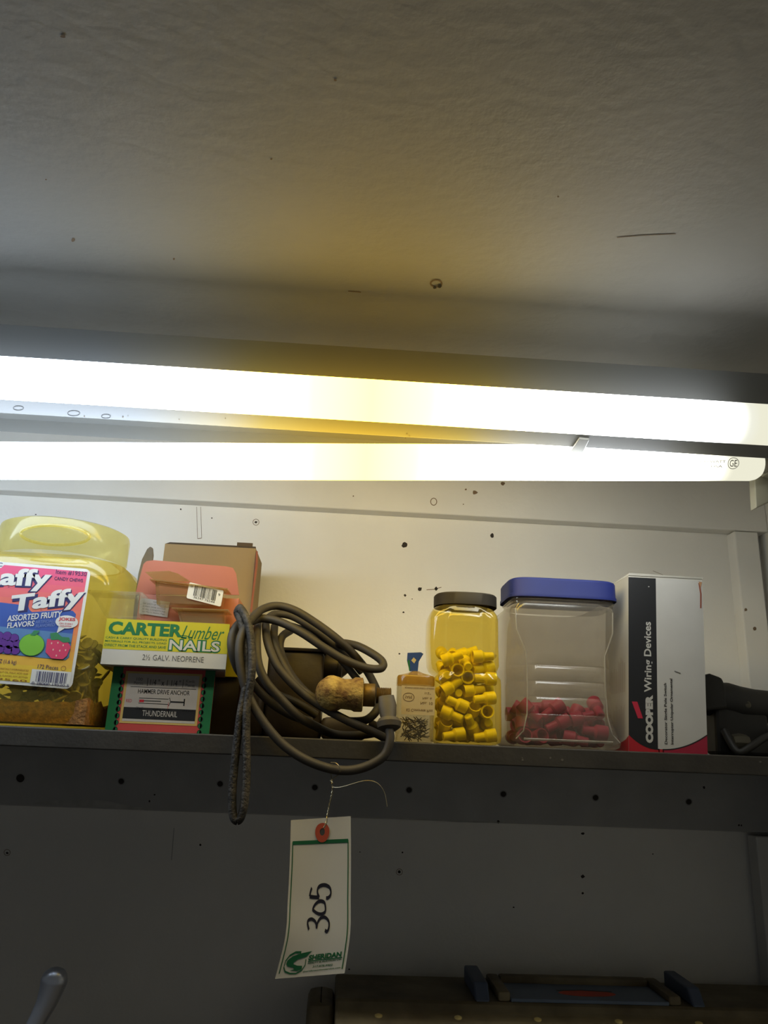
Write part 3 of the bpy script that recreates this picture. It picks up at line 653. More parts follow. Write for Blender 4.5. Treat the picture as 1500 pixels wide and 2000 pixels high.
mb = MB(); mb.tube([cp(1315, 850, .803), cp(1325, 930, .80), cp(1330, 1000, .797), cp(1335, 1045, .794)], [(.0035, .008), (.006, .0095), (.006, .0085), (.0055, .0065)], M_plug, 14, flat_=(0, 1, 0))
mb.build('plug_body', cord)
mb = MB(); mb.tube([cp(1335, 1035, .794), cp(1336, 1060, .793), cp(1338, 1100, .792), cp(1340, 1125, .791)], [.0105, .0125, .0115, .0065], M_plug, 16); mb.build('strain_relief', cord)
# motor behind the coil
Y5 = .905
m0, m1, mz = at(520, 1330, Y5), at(631, 1330, Y5), at(600, 1273, Y5).z
mt = thing('electric_motor', ((m0.x+m1.x)/2, Y5+.04, SH), 'dark oily motor housing sitting behind the coiled cable', 'motor')
mb = MB(); mb.box((m0.x, Y5, SH+.0005), (m1.x, Y5+.085, mz), M_motor, .004); mb.build('housing', mt)
mb = MB(); mb.box((m0.x-.002, Y5-.002, mz+.0002), (m1.x+.002, Y5+.087, mz+.004), M_motor); mb.build('top_plate', mt, smooth=False, bevel=.001)
g0_, g1_ = at(462, 1400, Y5), at(716, 1400, Y5)
mb = MB(); mb.box((g0_.x, Y5-.008, SH+.0005), (m0.x-.0005, Y5+.08, at(500, 1330, Y5).z), M_motor, .006); mb.box((m1.x+.0005, Y5-.008, SH+.0005), (g1_.x, Y5+.08, at(680, 1402, Y5).z), M_motor, .006); mb.build('foot', mt)
mc = at(648, 1304, Y5+.03)
mb = MB(); mb.lathe([(.015, m1.x-.004), (.0165, m1.x+.002), (.0165, m1.x+.016), (.019, m1.x+.0165), (.019, m1.x+.0205), (.012, m1.x+.021), (.006, m1.x+.028)], M_motor, (0, Y5+.03, mc.z), 'x', 28, True, True); mb.build('end_bell', mt)
# corroded fitting
M_crust = mat('crusty_brass', srgb(206, 176, 96), .85, metal=.1, var=.5, scale=70, bump=1.0, bscale=260, c2=srgb(120, 84, 40))
M_brass = mat('dull_brass', srgb(140, 112, 58), .5, metal=.6, var=.35, scale=60, bump=.3)
fc = at(690, 1355, .805); kx = .805*.953/F_PX
ft = thing('pipe_fitting', (fc.x, .815, SH), 'crusty rounded brass pipe fitting with a threaded end, held in the cable coil', 'pipe fitting')
def X(cx): return at(430+cx/4.054, 1355, .81).x
def lump(prof, m, name, n=28, amp=0.0, cap=(True, True)):
    mb = MB(); mb.lathe(prof, m, (0, .815, fc.z), 'x', n, *cap)
    if amp:
        mb.v = [p+(p-Vector((p.x, .815, fc.z)))*(amp*noise.noise(p*150)+amp*noise.noise(p*420)) for p in mb.v]
    return mb.build(name, ft, autosmooth=60)
r_ = lambda q: q/4.054/1895
pr = []
for i in range(13):
    a = math.pi*i/12*.67; pr.append((max(.0005, r_(138)*math.sin(a)), X(890)-r_(138)*math.cos(a)))
x9 = pr[-1][1]
lump(pr+[(r_(116), x9+.003), (r_(120), X(1045)), (r_(132), X(1065)), (r_(134), X(1125)), (r_(120), X(1132))], M_crust, 'crusted_body', 36, .05)
lump([(r_(95), X(1130)), (r_(100), X(1136)), (r_(100), X(1222)), (r_(94), X(1228))], M_brass, 'hex_collar', 6)
th_ = []
for i in range(9): th_ += [(r_(66), X(1236+i*14)), (r_(58), X(1243+i*14))]
lump(th_, M_brass, 'threaded_end', 22)
# folded drive belt hung over the shelf edge
M_belt = mat('cracked_black_rubber', srgb(80, 74, 66), .7, var=.5, scale=70, bump=.8, bscale=300, c2=srgb(30, 27, 25))
bl1 = [(165,165,.806),(215,250,.798),(245,400,.791),(255,560,.787),(245,720,.786),(222,860,.786),(208,1000,.785),(207,1200,.784),(210,1400,.784),(205,1560,.784),(188,1720,.784),(160,1815,.784),(128,1835,.784),(102,1790,.784),(95,1650,.784),(108,1450,.785),(135,1200,.786),(160,1000,.787),(190,840,.789),(212,700,.792),(215,540,.798),(195,380,.802),(160,250,.808),(135,185,.813)]
mb = MB(); mb.tube(spline([cp(*p) for p in bl1], 6, closed=True), (.0040, .0058), M_belt, 12, closed=True, flat_=(1, 0, 0))
tag(mb.build('drive_belt', autosmooth=60), 'worn black rubber belt hanging in a narrow loop over the shelf edge', 'belt')

# ================================================================== tag
M_tagc = mat('white_tag_card', srgb(206, 204, 196, .8), .6, var=.05, scale=20)
TGR = flat(22, 110, 66)
tg = thing('hang_tag', at(629, 1750, .782), 'white lot tag reading 305 wired to the loop of black cable', 'tag')
def tagfn(u, v):
    # u 0..1 across, v 0..1 down; the card curls a little
    Lx = [(568, 1602), (566, 1680), (562, 1760), (557, 1830), (537, 1912)]; Rx = [(685, 1594), (685.5, 1676), (685, 1752), (684, 1822), (673, 1901)]
    t = max(0, min(.9999, v))*4; i = int(t); f = t-i
    def cr(A):
        p = [Vector(A[max(i-1, 0)]), Vector(A[i]), Vector(A[i+1]), Vector(A[min(i+2, 4)])]
        return .5*((2*p[1])+(p[2]-p[0])*f+(2*p[0]-5*p[1]+4*p[2]-p[3])*f*f+(3*p[1]-p[0]-3*p[2]+p[3])*f**3)
    q = cr(Lx)*(1-u)+cr(Rx)*u
    return at(q.x, q.y, .782-.010*math.sin(math.pi*.5*v)*v+.004*math.sin(math.pi*u))
mb = MB(); P = Panel(mb, tagfn, Vector((0, -1, 0)), .0003)
P.rect(0, 0, 1, 1, M_tagc, 0, 10, 30)
vs_back = len(mb.v)
P.rect(0, 0, 1, 1, M_tagc, -1.5, 10, 30)
P.rect(.04, .145, .955, .165, TGR, 1, 10, 1); P.rect(.035, .15, .05, .955, TGR, 1, 1, 24); P.rect(.945, .15, .96, .955, TGR, 1, 1, 24)
INK = flat(28, 26, 44)
def hand(pts): P.stroke([tuple(q)[:2] for q in spline([(u, v, 0) for u, v in pts], 7)], .024, INK, 1)
def tp(cx, cy):  # crop coordinates of the photo's tag to card coordinates
    px, py = 520+cx/4.348, 1480+cy/4.348
    v = (py-1600)/312.0
    for _ in range(4):
        l, r = tagpx(0, v), tagpx(1, v); u = (px-l[0])/(r[0]-l[0]); yy = l[1]*(1-u)+r[1]*u; v += (py-yy)/312.0
    return u, v
def tagpx(u, v):
    p = tagfn(u, v)-EYE; d = p.dot(FWD); return 750+F_PX*p.dot(RIGHT)/d, 1000-F_PX*p.dot(UP)/d
class _H: pass
def pen(lst, wd=.024): P.stroke([tuple(q)[:2] for q in spline([(*tp(*c), 0) for c in lst], 6)], wd, INK, 1)
pen([(362,1460),(352,1410),(358,1380),(385,1368),(412,1385),(425,1412),(428,1440),(436,1400),(460,1362),(495,1352),(525,1378),(534,1415),(528,1455),(515,1474),(498,1464)])
pen([(395,1290),(430,1318),(470,1326),(500,1305),(502,1260),(490,1225),(455,1216),(425,1235),(405,1262),(395,1290)])
pen([(387,1103),(376,1140),(369,1178)]); pen([(369,1178),(410,1183),(450,1186)]); pen([(450,1186),(436,1150),(438,1110),(460,1086),(500,1080),(535,1098),(548,1130),(545,1165),(525,1188),(508,1190)])
# company print
def pt(lst): return [tp(*c) for c in lst]
P.poly(pt([(170,1752),(180,1722),(225,1685),(290,1662),(390,1640),(340,1690),(270,1712),(235,1738),(230,1756)]), TGR, 1)
P.poly(pt([(170,1752),(232,1752),(262,1764),(306,1766),(300,1795),(262,1810),(200,1806),(238,1795),(225,1782),(180,1772)]), TGR, 1)
P.stroke(pt([(298,1652),(250,1652),(200,1680),(165,1725),(150,1780),(160,1815),(200,1832),(250,1832),(300,1805),(330,1760),(338,1710)]), .012, TGR, 1)
def tagtext(body, a, b, c, m, bold=0, shear=0):
    """a lower left, b lower right, c upper left, in crop coordinates"""
    vs, fs = glyphs(body, bold, shear); xs = [q for q, _ in vs]; ys = [q for _, q in vs]; A, B, C = Vector(tp(*a)), Vector(tp(*b)), Vector(tp(*c)); out = []
    for x, y in vs:
        fx_, fy_ = (x-min(xs))/(max(xs)-min(xs)), (y-min(ys))/(max(ys)-min(ys)); q = A+(B-A)*fx_+(C-A)*fy_; out.append(P.p(q.x, q.y, 1))
    mb.add(out, fs, m)
tagtext('SHERIDAN', (357, 1720), (640, 1688), (362, 1675), TGR, .05, .1)
P.stroke(pt([(355, 1728), (500, 1712), (645, 1694)]), .006, TGR, 1)
tagtext('REALTY & AUCTION CO.', (352, 1752), (640, 1716), (354, 1737), TGR, .03, .1)
tagtext('317.878.9902', (392, 1782), (563, 1766), (394, 1764), TGR, .02, .1)
tagtext('sheridanauctionservice.com', (310, 1822), (630, 1786), (312, 1808), TGR, .02, .1)
mb.build('card', tg, autosmooth=70)
M_ring = mat('red_tag_ring', srgb(206, 84, 50), .7, var=.1)
rc = tp(476, 628); mb = MB(); P2 = Panel(mb, tagfn, Vector((0, -1, 0)), .0003)
P2.ring(rc[0], rc[1], .088, .0295, .0, M_ring, 2)
mb = MB(); ring = []; P2 = Panel(mb, tagfn, Vector((0, -1, 0)), .0004)
n7 = 28; vs = [P2.p(rc[0]+a_*math.cos(2*math.pi*i/n7), rc[1]+b_*math.sin(2*math.pi*i/n7), 2) for a_, b_ in ((.118, .057), (.042, .021)) for i in range(n7)]
mb.add(vs, [(i, (i+1) % n7, n7+(i+1) % n7, n7+i) for i in range(n7)], M_ring); P2.disc(rc[0], rc[1], .042, .021, flat(90, 88, 84), 1); mb.build('reinforcing_ring', tg, smooth=False)
M_wire = mat('steel_wire', srgb(190, 180, 150), .35, metal=.8)
def tw(cx, cy, Y): return at(520+cx/4.348, 1480+cy/4.348, Y)
mb = MB(); mb.tube(spline([tw(552, 42, .784), tw(590, 45, .779), tw(620, 75, .778), tw(627, 115, .780), tw(622, 138, .786), tw(590, 160, .788), tw(560, 190, .784), tw(556, 215, .782), tw(568, 250, .781)], 6), .00045, M_wire, 6)
mb.tube(spline([tw(552, 42, .784), tw(548, 100, .792), tw(556, 205, .784)], 6), .00045, M_wire, 6)
mb.tube(spline([tw(545, 195, .782), tw(566, 215, .779), tw(552, 235, .784), tw(572, 250, .78), tw(640, 248, .775), tw(730, 222, .772), tw(830, 196, .77), (tw(910, 200, .77)), tw(970, 240, .77), tw(1008, 310, .77), tw(1027, 415, .77)], 6), .00042, M_wire, 6)
tw_ = spline([tw(566, 250, .7815), tw(556, 320, .7815), tw(535, 410, .7815), tw(520, 490, .7805), tw(510, 550, .7785), tw(488, 600, .7785)], 8)
for ph in (0, math.pi):
    mb.tube([p+Vector((.0006*math.cos(i*1.1+ph), .0006*math.sin(i*1.1+ph), 0)) for i, p in enumerate(tw_)], .0004, M_wire, 5)
mb.build('wire_tie', tg)
# ================================================================== hanging pack beside the jars
YJ = .812
M_tubeP = plastic('smoky_clear_plastic', (.80, .76, .62, 1), (.45, .40, .28, 1), .14, .1)
M_ambc = plastic('amber_cap_plastic', (.76, .52, .16, 1), (.50, .32, .06, 1), .55, .15)
h0, h1 = at(774, 1446, YJ), at(849, 1448, YJ)
hx, hr = (h0.x+h1.x)/2, (h1.x-h0.x)/2
hz1, hz2, hz3 = at(812, 1337, YJ).z, at(812, 1322, YJ).z, at(812, 1308, YJ).z
pk = thing('fastener_pack', (hx, YJ+.02, SH), 'small clear pack of steel pins with a blue hanging tab', 'pack')
mb = MB(); o_ = hr
def ov(z, k=1.0, kd=1.0): return [(x, y, z) for x, y in rrect(hx-o_*k, hx+o_*k, YJ+.018-.018*kd, YJ+.018+.018*kd, .012*min(k, kd), 5)]
mb.loft([ov(SH+.0005, .97, .95), ov(SH+.003), ov(hz1)], M_tubeP, True, False); mb.build('clear_case', pk)
mb = MB(); mb.loft([ov(hz1+.0002, 1.01, 1.01), ov(hz2, 1.01, 1.01), ov(hz2+.002, .97, .95), ov(hz3-.002, .4, .45), ov(hz3, .2, .25)], M_ambc, False, True); mb.build('cap', pk)
mb = MB(); tbp = [at(u, v, YJ+.015) for u, v in ((800, 1311), (795, 1290), (796, 1275), (822, 1274), (827, 1277), (818, 1292), (816, 1311))]; n8 = len(tbp)
tb_ = flat(36, 74, 150); mb.add(tbp+[p+Vector((0, .001, 0)) for p in tbp], [tuple(range(n8)), tuple(range(2*n8-1, n8-1, -1))]+[(i, (i+1) % n8, n8+(i+1) % n8, n8+i) for i in range(n8)], tb_)
P = Panel(mb, lambda u, v: at(u, v, YJ+.015), Vector((0, -1, 0)), .0003); P.poly([(808, 1284), (813, 1289), (809, 1296), (803, 1290)], flat(224, 206, 150), 1); P.poly([(796, 1290), (800, 1288), (801, 1310), (799, 1310)], flat(20, 120, 60), 1)
mb.build('hanging_tab', pk, smooth=False)
mb = MB(); P = Panel(mb, lambda u, v: Vector((hx+u, YJ-.0008, SH+v)), Vector((0, -1, 0)), .0002)
kk = (h1.x-h0.x)/75; lz = at(812, 1396, YJ).z-SH; lz1 = at(812, 1340, YJ).z-SH
CRM = flat(222, 200, 150); P.rect(-30*kk, lz, 36*kk, lz1, CRM, 0)
BRN = flat(110, 78, 40)
def ptxt(b_, u0, f0_, u1, f1_): P.text(b_, u0*kk, lz+(lz1-lz)*f0_, u1*kk, lz+(lz1-lz)*f1_, BRN, 1)
ptxt('ALWAYS WEAR SAFETY GLASSES', -24, .90, 34, .96); P.ring(-16*kk, lz+(lz1-lz)*.60, 11*kk, 8*kk, 1.0*kk, BRN, 1); ptxt('SAFE', -23, .55, -9, .65)
ptxt('1/2"', 16, .72, 28, .80); ptxt('No. 6', 12, .54, 30, .62); ptxt('No. 10', 8, .36, 32, .46); ptxt('62 Concrete Pins', -20, .10, 32, .20)
mb.build('paper_label', pk, smooth=False)
M_pin = mat('steel_pins', srgb(150, 140, 112), .35, metal=.7, var=.4)
rnd = random.Random(4); mb = MB()
for i in range(90):
    c = Vector((hx+rnd.uniform(-.8, .8)*hr*.72, YJ+.018+rnd.uniform(-.7, .7)*.013, SH+.005+rnd.random()*.018)); d = Vector((rnd.uniform(-1, 1), rnd.uniform(-.35, .35), rnd.uniform(-.6, .6))).normalized()*.005
    mb.tube([c-d, c+d], .0005, M_pin, 5)
pins = mb.build('steel_pins'); tag(pins, 'jumble of tiny steel pins in the small clear pack', 'pins', kind='stuff')

# ================================================================== crimp connectors
YELLOW_SPOTS = [(-15,-22,6,4.4,0.9,1.5),(18,-21,6,5.3,4.4,1.0),(-8,14,6,2.1,5.0,6.2),(10,22,6,2.2,5.0,1.1),(-8,-4,6,5.0,4.4,0.8),(18,-6,7,1.6,5.5,1.1),(-1,8,16,5.0,5.5,0.7),(18,10,7,1.6,6.0,4.7),(-24,-11,11,3.6,0.7,5.6),(4,-17,18,0.7,0.5,5.2),(-24,17,12,0.3,3.2,6.0),(23,18,20,5.7,3.3,6.1),(-12,-9,22,3.5,1.8,6.2),(23,-6,19,1.4,5.4,0.1),(-17,4,19,0.1,5.3,3.0),(24,9,37,0.9,6.0,3.2),(-17,-22,26,3.6,5.1,5.6),(20,-16,31,4.7,4.6,0.0),(-12,22,28,4.8,0.8,1.5),(10,15,22,1.9,2.1,0.6),(-10,-6,34,1.2,1.2,5.0),(6,-12,29,4.0,0.4,6.1),(-24,11,34,0.8,3.4,0.1),(15,22,38,6.2,3.0,0.3),(-12,-22,38,5.6,1.1,2.5),(8,-9,43,4.4,0.1,4.5),(-23,-5,42,5.4,6.1,3.0),(5,4,32,0.3,4.9,2.0),(-11,9,40,6.1,3.3,1.5),(13,4,44,1.7,5.3,0.9),(-6,22,41,1.4,6.0,4.6),(18,21,57,1.4,0.2,1.5),(-10,-9,48,6.1,4.8,1.8),(17,-22,44,4.5,0.8,1.6),(-24,14,52,4.9,0.2,0.2),(18,-5,54,4.7,0.3,1.6),(-6,-4,59,1.4,1.2,4.6),(7,-18,53,1.4,0.4,1.6),(0,16,55,1.5,5.9,0.0),(18,8,55,1.5,0.6,4.7),(-17,-21,56,6.1,5.3,3.4),(18,-21,65,4.7,1.4,1.6),(-10,20,64,5.8,3.8,0.9),(14,21,70,1.6,0.7,1.6),(0,-15,68,0.7,5.1,3.9),(18,-6,68,1.4,5.6,1.8),(-20,21,72,3.6,0.4,0.9),(17,8,68,2.0,5.5,4.3),(-23,-16,67,1.5,2.9,6.3),(17,-16,76,1.8,5.9,4.9),(-15,7,65,1.9,5.9,4.6),(1,8,75,5.9,1.1,1.3),(-12,-16,73,4.8,6.0,6.3),(16,-21,88,4.8,5.5,4.7),(-24,7,78,1.0,0.8,2.9),(24,19,86,0.2,6.3,1.3),(-1,-16,80,2.5,1.1,0.9),(3,0,94,0.2,1.2,0.1),(-12,3,84,0.2,4.1,4.1),(14,-5,84,3.0,0.7,5.6),(-17,-22,85,5.1,0.4,4.7),(-10,15,91,0.7,0.9,5.2),(18,7,84,0.8,1.9,0.7),(-23,15,93,0.9,4.2,0.6),(7,22,94,1.1,5.5,4.9)]
PINK_SPOTS = [(-27,-20,7,4.5,6.1,0.4),(14,-28,7,4.5,0.2,4.5),(-7,1,7,1.7,6.0,4.4),(28,20,8,1.7,5.5,0.1),(-12,-13,7,5.0,3.9,0.7),(42,-8,7,2.2,5.0,5.8),(-42,21,8,1.5,2.4,6.1),(-8,28,8,1.6,1.3,1.8),(-41,-20,7,5.3,4.4,5.7),(19,-14,7,1.8,0.8,1.2),(-28,14,7,4.1,1.3,5.6),(41,12,14,3.1,0.0,5.5),(-17,-3,19,2.0,6.2,4.9),(35,-27,16,1.2,5.0,5.0),(-32,21,20,4.6,0.8,5.5),(-12,13,16,4.0,0.1,4.7),(-41,-15,28,0.1,5.9,4.4),(30,-6,19,2.1,5.7,6.2),(-35,27,33,1.6,1.3,1.6),(41,27,14,0.0,3.1,1.3),(-5,-27,22,5.3,3.8,1.2),(9,-1,25,2.3,1.1,0.1),(-33,-2,25,1.1,6.2,1.6),(12,12,9,1.9,0.2,3.9),(-4,-14,31,0.4,4.1,5.8),(41,-10,29,0.9,0.7,2.7),(-32,12,35,5.8,2.2,5.5),(11,28,23,3.1,6.0,1.0),(-26,-15,28,6.1,6.1,5.3),(22,-27,30,5.5,1.2,5.5),(-1,15,25,5.7,2.9,6.2),(25,25,31,6.1,0.5,1.8),(-34,-28,34,5.7,2.5,5.2),(18,-12,30,2.6,6.0,4.8),(-12,24,29,0.1,2.6,1.3),(35,11,35,1.7,5.0,4.7),(5,11,48,0.6,5.9,4.9),(12,-20,45,0.6,1.9,5.4),(-34,28,48,2.6,5.1,0.8),(42,16,50,5.9,2.0,1.0),(-10,-27,36,2.8,0.9,5.9),(-14,1,41,4.7,0.1,1.4),(4,27,46,4.4,0.2,4.6),(-42,-7,47,0.7,5.1,0.7),(41,-21,40,0.7,2.5,5.7),(28,22,50,1.1,0.9,2.0),(-11,-12,49,0.5,4.4,5.5),(27,-6,48,1.3,5.0,0.4),(-27,-27,48,3.9,0.2,4.6)]
def nut_mesh(name, m, r, rb, l1, l2):
    L_ = l1+l2; mb = MB()
    mb.lathe([(r-.0013, .0003), (r, 0), (r, l1), (rb, l1+.0025), (rb*.97, L_-.001), (rb*.8, L_), (.0004, L_)], m, (0, 0, -L_/2), 'z', 18)
    mb.lathe([(r-.0013, .0003), (r-.0014, l1-.001), (rb-.0013, l1+.0025), (rb-.0013, L_-.003), (.0004, L_-.003)], m, (0, 0, -L_/2), 'z', 18)
    return mb.build(name, autosmooth=35)
M_yn = translucent(mat('yellow_nylon', srgb(246, 232, 6, 1), .38, var=.05, spec=.4), (.92, .76, .01, 1), .2)
M_pn = translucent(mat('pink_nylon', srgb(214, 58, 98, .85), .38, var=.06, spec=.4), (.85, .03, .11, 1), .2)
# amber jar with the black lid
YJ2 = .81
j0, j1 = at(850, 1452, YJ2), at(984, 1456, YJ2); jx = (j0.x+j1.x)/2; jw = (j1.x-j0.x)/2; jd = .033
u0, u1 = at(843, 1200, YJ2), at(977, 1204, YJ2); tw2 = (u1.x-u0.x)/2; tx = (u0.x+u1.x)/2
zsh = at(910, 1178, YJ2).z; zw = at(915, 1312, YJ2).z; zl0, zl1 = at(908, 1178, YJ2).z, at(908, 1157, YJ2).z
M_yj = plastic('amber_jar_plastic', (.91, .81, .36, 1), (.80, .62, .12, 1), .08, .06)
jy = thing('storage_jar', (jx, YJ2+jd, SH), 'amber square jar with a black lid, full of yellow connectors', 'jar')
def jring(cx, wx, wd, z, r, groove=0.0):
    pts = rrect(cx-wx, cx+wx, YJ2+jd-wd, YJ2+jd+wd, r, 5); out = []
    # each side carries a pressed-in corner groove
    for x, y in pts: out.append((x, y, z))
    return out
def gring(cx, wx, wd, z, r, g):
    """rounded square with a groove of depth g near each corner of the front and back"""
    fx_ = wx-r-.006
    front = [(cx-fx_-.003, 0), (cx-fx_, g), (cx-fx_+.003, 0), (cx+fx_-.003, 0), (cx+fx_, g), (cx+fx_+.003, 0)]
    R = rrect(cx-wx, cx+wx, YJ2+jd-wd, YJ2+jd+wd, r, 5)   # starts at +x+y, goes counter-clockwise
    out = [(x, y, z) for x, y in R[:12]]
    out += [(x, y, z) for x, y in R[12:18]]
    out += [(x, YJ2+jd-wd+d, z) for x, d in front]
    out += [(x, y, z) for x, y in R[18:]]
    return out
mb = MB(); g = .0022
mb.loft([gring(jx, jw-.006, jd-.006, SH+.0006, .008, 0), gring(jx, jw-.001, jd-.001, SH+.003, .011, 0), gring(jx, jw, jd, SH+.008, .012, 0), gring(jx, jw, jd, zw-.012, .012, 0), gring(jx-.0005, jw, jd, zw-.006, .012, 0),
         gring(jx-.001, jw-.003, jd-.0035, zw-.001, .012, 0), gring((jx+tx)/2-.001, tw2-.0022, jd-.0035, zw+.003, .012, g*.5), gring((jx+tx)/2-.001, tw2-.0005, jd-.0005, zw+.008, .012, g), gring(tx, tw2, jd, zw+.03, .012, g), gring(tx, tw2, jd, zsh-.016, .012, g),
         gring(tx, tw2-.001, jd-.001, zsh-.010, .013, g*.6), gring(tx, tw2-.004, jd-.004, zsh-.004, .014, 0), gring(tx-.001, tw2-.008, jd-.006, zsh-.001, .02, 0)], M_yj, True, False)
_n0 = at(908, 1185, YJ2+jd).x; mb.lathe([(.0270, zsh-.001), (.0270, zl1-.004)], M_yj, (_n0, YJ2+jd, 0), 'z', 40, False, False, 1, .8, 2.6)
mb.build('jar_body', jy, autosmooth=50)
M_lidk = mat('black_lid_plastic', srgb(50, 45, 38), .65, var=.15, spec=.3)
_a, _b = at(848, 1168, YJ2+jd), at(968, 1170, YJ2+jd); lr1 = (_b.x-_a.x)/2; lidx = (_a.x+_b.x)/2
mb = MB(); zt_ = zl1+.002
prof = [(lr1, zl0+.0005), (lr1, zt_-.0015), (lr1-.0015, zt_), (.001, zt_)]
mb.lathe(prof, M_lidk, (lidx, YJ2+jd, 0), 'z', 64, False, True, 1, .8, 2.6); mb.build('lid', jy)
n0_ = nut_mesh('crimp_connector', M_yn, .0068, .0045, .010, .013)
for i, (x, y, z, a, b, c) in enumerate(YELLOW_SPOTS):
    o = n0_ if i == 0 else n0_.copy()
    if i: col.objects.link(o)
    o.location = (jx+x*.001, YJ2+jd+y*.001, SH+.003+z*.001); o.rotation_euler = (a, b, c)
    tag(o, 'yellow crimp connector heaped in the amber black-lidded jar', 'connector', 'yellow connectors in the amber jar')
# jar with the blue lid
YB = .815
b0, b1 = at(1001, 1456, YB), at(1220, 1462, YB); bx = (b0.x+b1.x)/2; bw = (b1.x-b0.x)/2; bd = .050
bz = lambda py: at(1105, py, YB).z
M_bj = plastic('cloudy_jar_plastic', (.70, .67, .62, 1), (.45, .42, .37, 1), .24, .12)
jb = thing('storage_jar', (bx, YB+bd, SH), 'cloudy wide jar with a blue lid and a few pink connectors', 'jar')
def bring(z, w, wf, r=.012, sh=0.0, df=0.0):
    """w half width of the rear half, wf half width of the pinched front"""
    cx = bx+sh; yf, yr = YB+df, YB+2*bd; ym = YB+bd*.62
    pts = [(cx-wf, yf), (cx+wf, yf), (cx+w, ym), (cx+w, yr), (cx-w, yr), (cx-w, ym)]; out = []
    n = len(pts)
    for i in range(n):
        p, a, b = Vector(pts[i]), Vector(pts[i-1]), Vector(pts[(i+1) % n])
        rr = min(r, (p-a).length*.42, (p-b).length*.42); q0 = p+(a-p).normalized()*rr; q1 = p+(b-p).normalized()*rr
        for k_ in range(4):
            t = k_/3; q = q0*(1-t)**2+p*2*t*(1-t)+q1*t*t; out.append((q.x, q.y, z))
    return out
wf = bw*.71
sh = at(1104, 1210, YB).x-bx-.0
mb = MB(); Z = [(SH+.0006, bw-.006, bw-.006, .004), (SH+.003, bw-.0015, bw-.0015, .001), (SH+.007, bw, bw, 0)]
rings = [bring(z, w_, f_, .012, 0, d_) for z, w_, f_, d_ in Z]
zwa, zwb, zua, zub = bz(1398), bz(1278), bz(1232), bz(1185)
rings += [bring(zwa, bw, wf, .010)]
for py in (1395, 1362, 1331, 1300):
    z = bz(py); rings += [bring(z-.0012, bw, wf, .010), bring(z, bw, wf-.0012, .010, 0, .0014), bring(z+.0012, bw, wf, .010)]
rings += [bring(zwb, bw, wf, .010), bring(zua, bw, bw-.004, .012, sh), bring(zub-.004, bw, bw-.002, .012, sh), bring(zub+.002, bw-.002, bw-.004, .014, sh, .001), bring(bz(1178), bw-.008, bw-.010, .02, sh, .005), bring(bz(1174), bw-.014, bw-.015, .03, sh, .008)]
mb.loft(rings, M_bj, True, False)
lxb, lxe = at(983, 1150, YB+bd).x, at(1194, 1155, YB+bd).x; lR = (lxe-lxb)/2*.965; lcx = (lxe+lxb)/2-.0012; LY, LQ = .62, 5.5
mb.lathe([(lR-.003, bz(1175)), (lR-.003, bz(1170)), (lR-.0015, bz(1168)), (lR-.003, bz(1166)), (lR-.003, bz(1150))], M_bj, (lcx, YB+bd, 0), 'z', 64, False, False, 1, LY, LQ)
M_edge = plastic('edge_highlight_plastic', (.8, .78, .74, 1), (.66, .64, .58, 1), .40, .12)  # pale strips along the jar's edges and base, standing in for highlights
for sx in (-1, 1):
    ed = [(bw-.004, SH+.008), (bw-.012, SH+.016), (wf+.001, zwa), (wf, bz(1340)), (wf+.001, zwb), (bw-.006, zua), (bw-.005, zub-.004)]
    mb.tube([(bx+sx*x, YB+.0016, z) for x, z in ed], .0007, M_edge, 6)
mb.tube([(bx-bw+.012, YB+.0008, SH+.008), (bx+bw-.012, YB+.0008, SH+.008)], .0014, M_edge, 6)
mb.build('jar_body', jb, autosmooth=50)
M_blue = mat('blue_lid_plastic', srgb(26, 42, 122), .6, var=.08, spec=.3)
mb = MB(); zA, zB_ = bz(1163), bz(1125)
mb.lathe([(lR+.0008, zA), (lR+.0008, zA+.0035), (lR, zA+.0045), (lR, zB_-.003), (lR-.001, zB_-.001), (lR-.003, zB_), (.001, zB_)], M_blue, (lcx, YB+bd, 0), 'z', 96, False, True, 1, LY, LQ); mb.build('lid', jb)
p0_ = nut_mesh('crimp_connector', M_pn, .0078, .005, .012, .015); kept = 0
for i, (x, y, z, a, b, c) in enumerate(PINK_SPOTS):
    if z > 41: continue
    zz = .003+z*.001
    lim = bw-.012
    if zz > .010:
        t = min(1, (zz-.008)/max(.001, zwa-SH-.008)); fw_ = bw*(1-t)+wf*t
        yy = (y*.001+bd); ymid = bd*.62
        if yy < ymid: lim = (fw_+(bw-fw_)*yy/ymid)-.016
    if abs(x*.001) > lim: x = math.copysign(lim*1000, x)
    o = p0_ if kept == 0 else p0_.copy()
    if kept: col.objects.link(o)
    kept += 1
    o.location = (bx+x*.001, YB+bd+y*.001, SH+zz); o.rotation_euler = (a, b, c)
    tag(o, 'pink crimp connector lying in the cloudy blue-lidded jar', 'connector', 'pink connectors in the cloudy jar')

# ================================================================== switch carton
YC = .828
c0, c1 = at(1228, 1470, YC), at(1382, 1474, YC); cz = at(1300, 1128, YC).z
sb = thing('switch_box', ((c0.x+c1.x)/2, YC+.037, SH), 'tall white, black and crimson carton of wall switches next to the blue lidded jar', 'box')
cw, ch = c1.x-c0.x, cz-SH; kx = cw/154.0; kz = ch/343.0
mb = MB(); mb.box((c0.x, YC, SH+.0004), (c1.x, YC+.075, cz), M_wcard)
P = Panel(mb, lambda u, v: Vector((c0.x+u*kx, YC, cz-v*kz)), Vector((0, -1, 0)), .00015)
CRIM = flat(168, 28, 62); DK = flat(22, 24, 30); PALE = flat(206, 206, 204)
P.rect(0, 3, 57, 343, DK, 1); P.rect(57, 3, 154, 343, PALE, 1)
arc = [(154*t, 343-7-30*abs(2*t-.92)**2.2) for t in [i/20 for i in range(21)]]
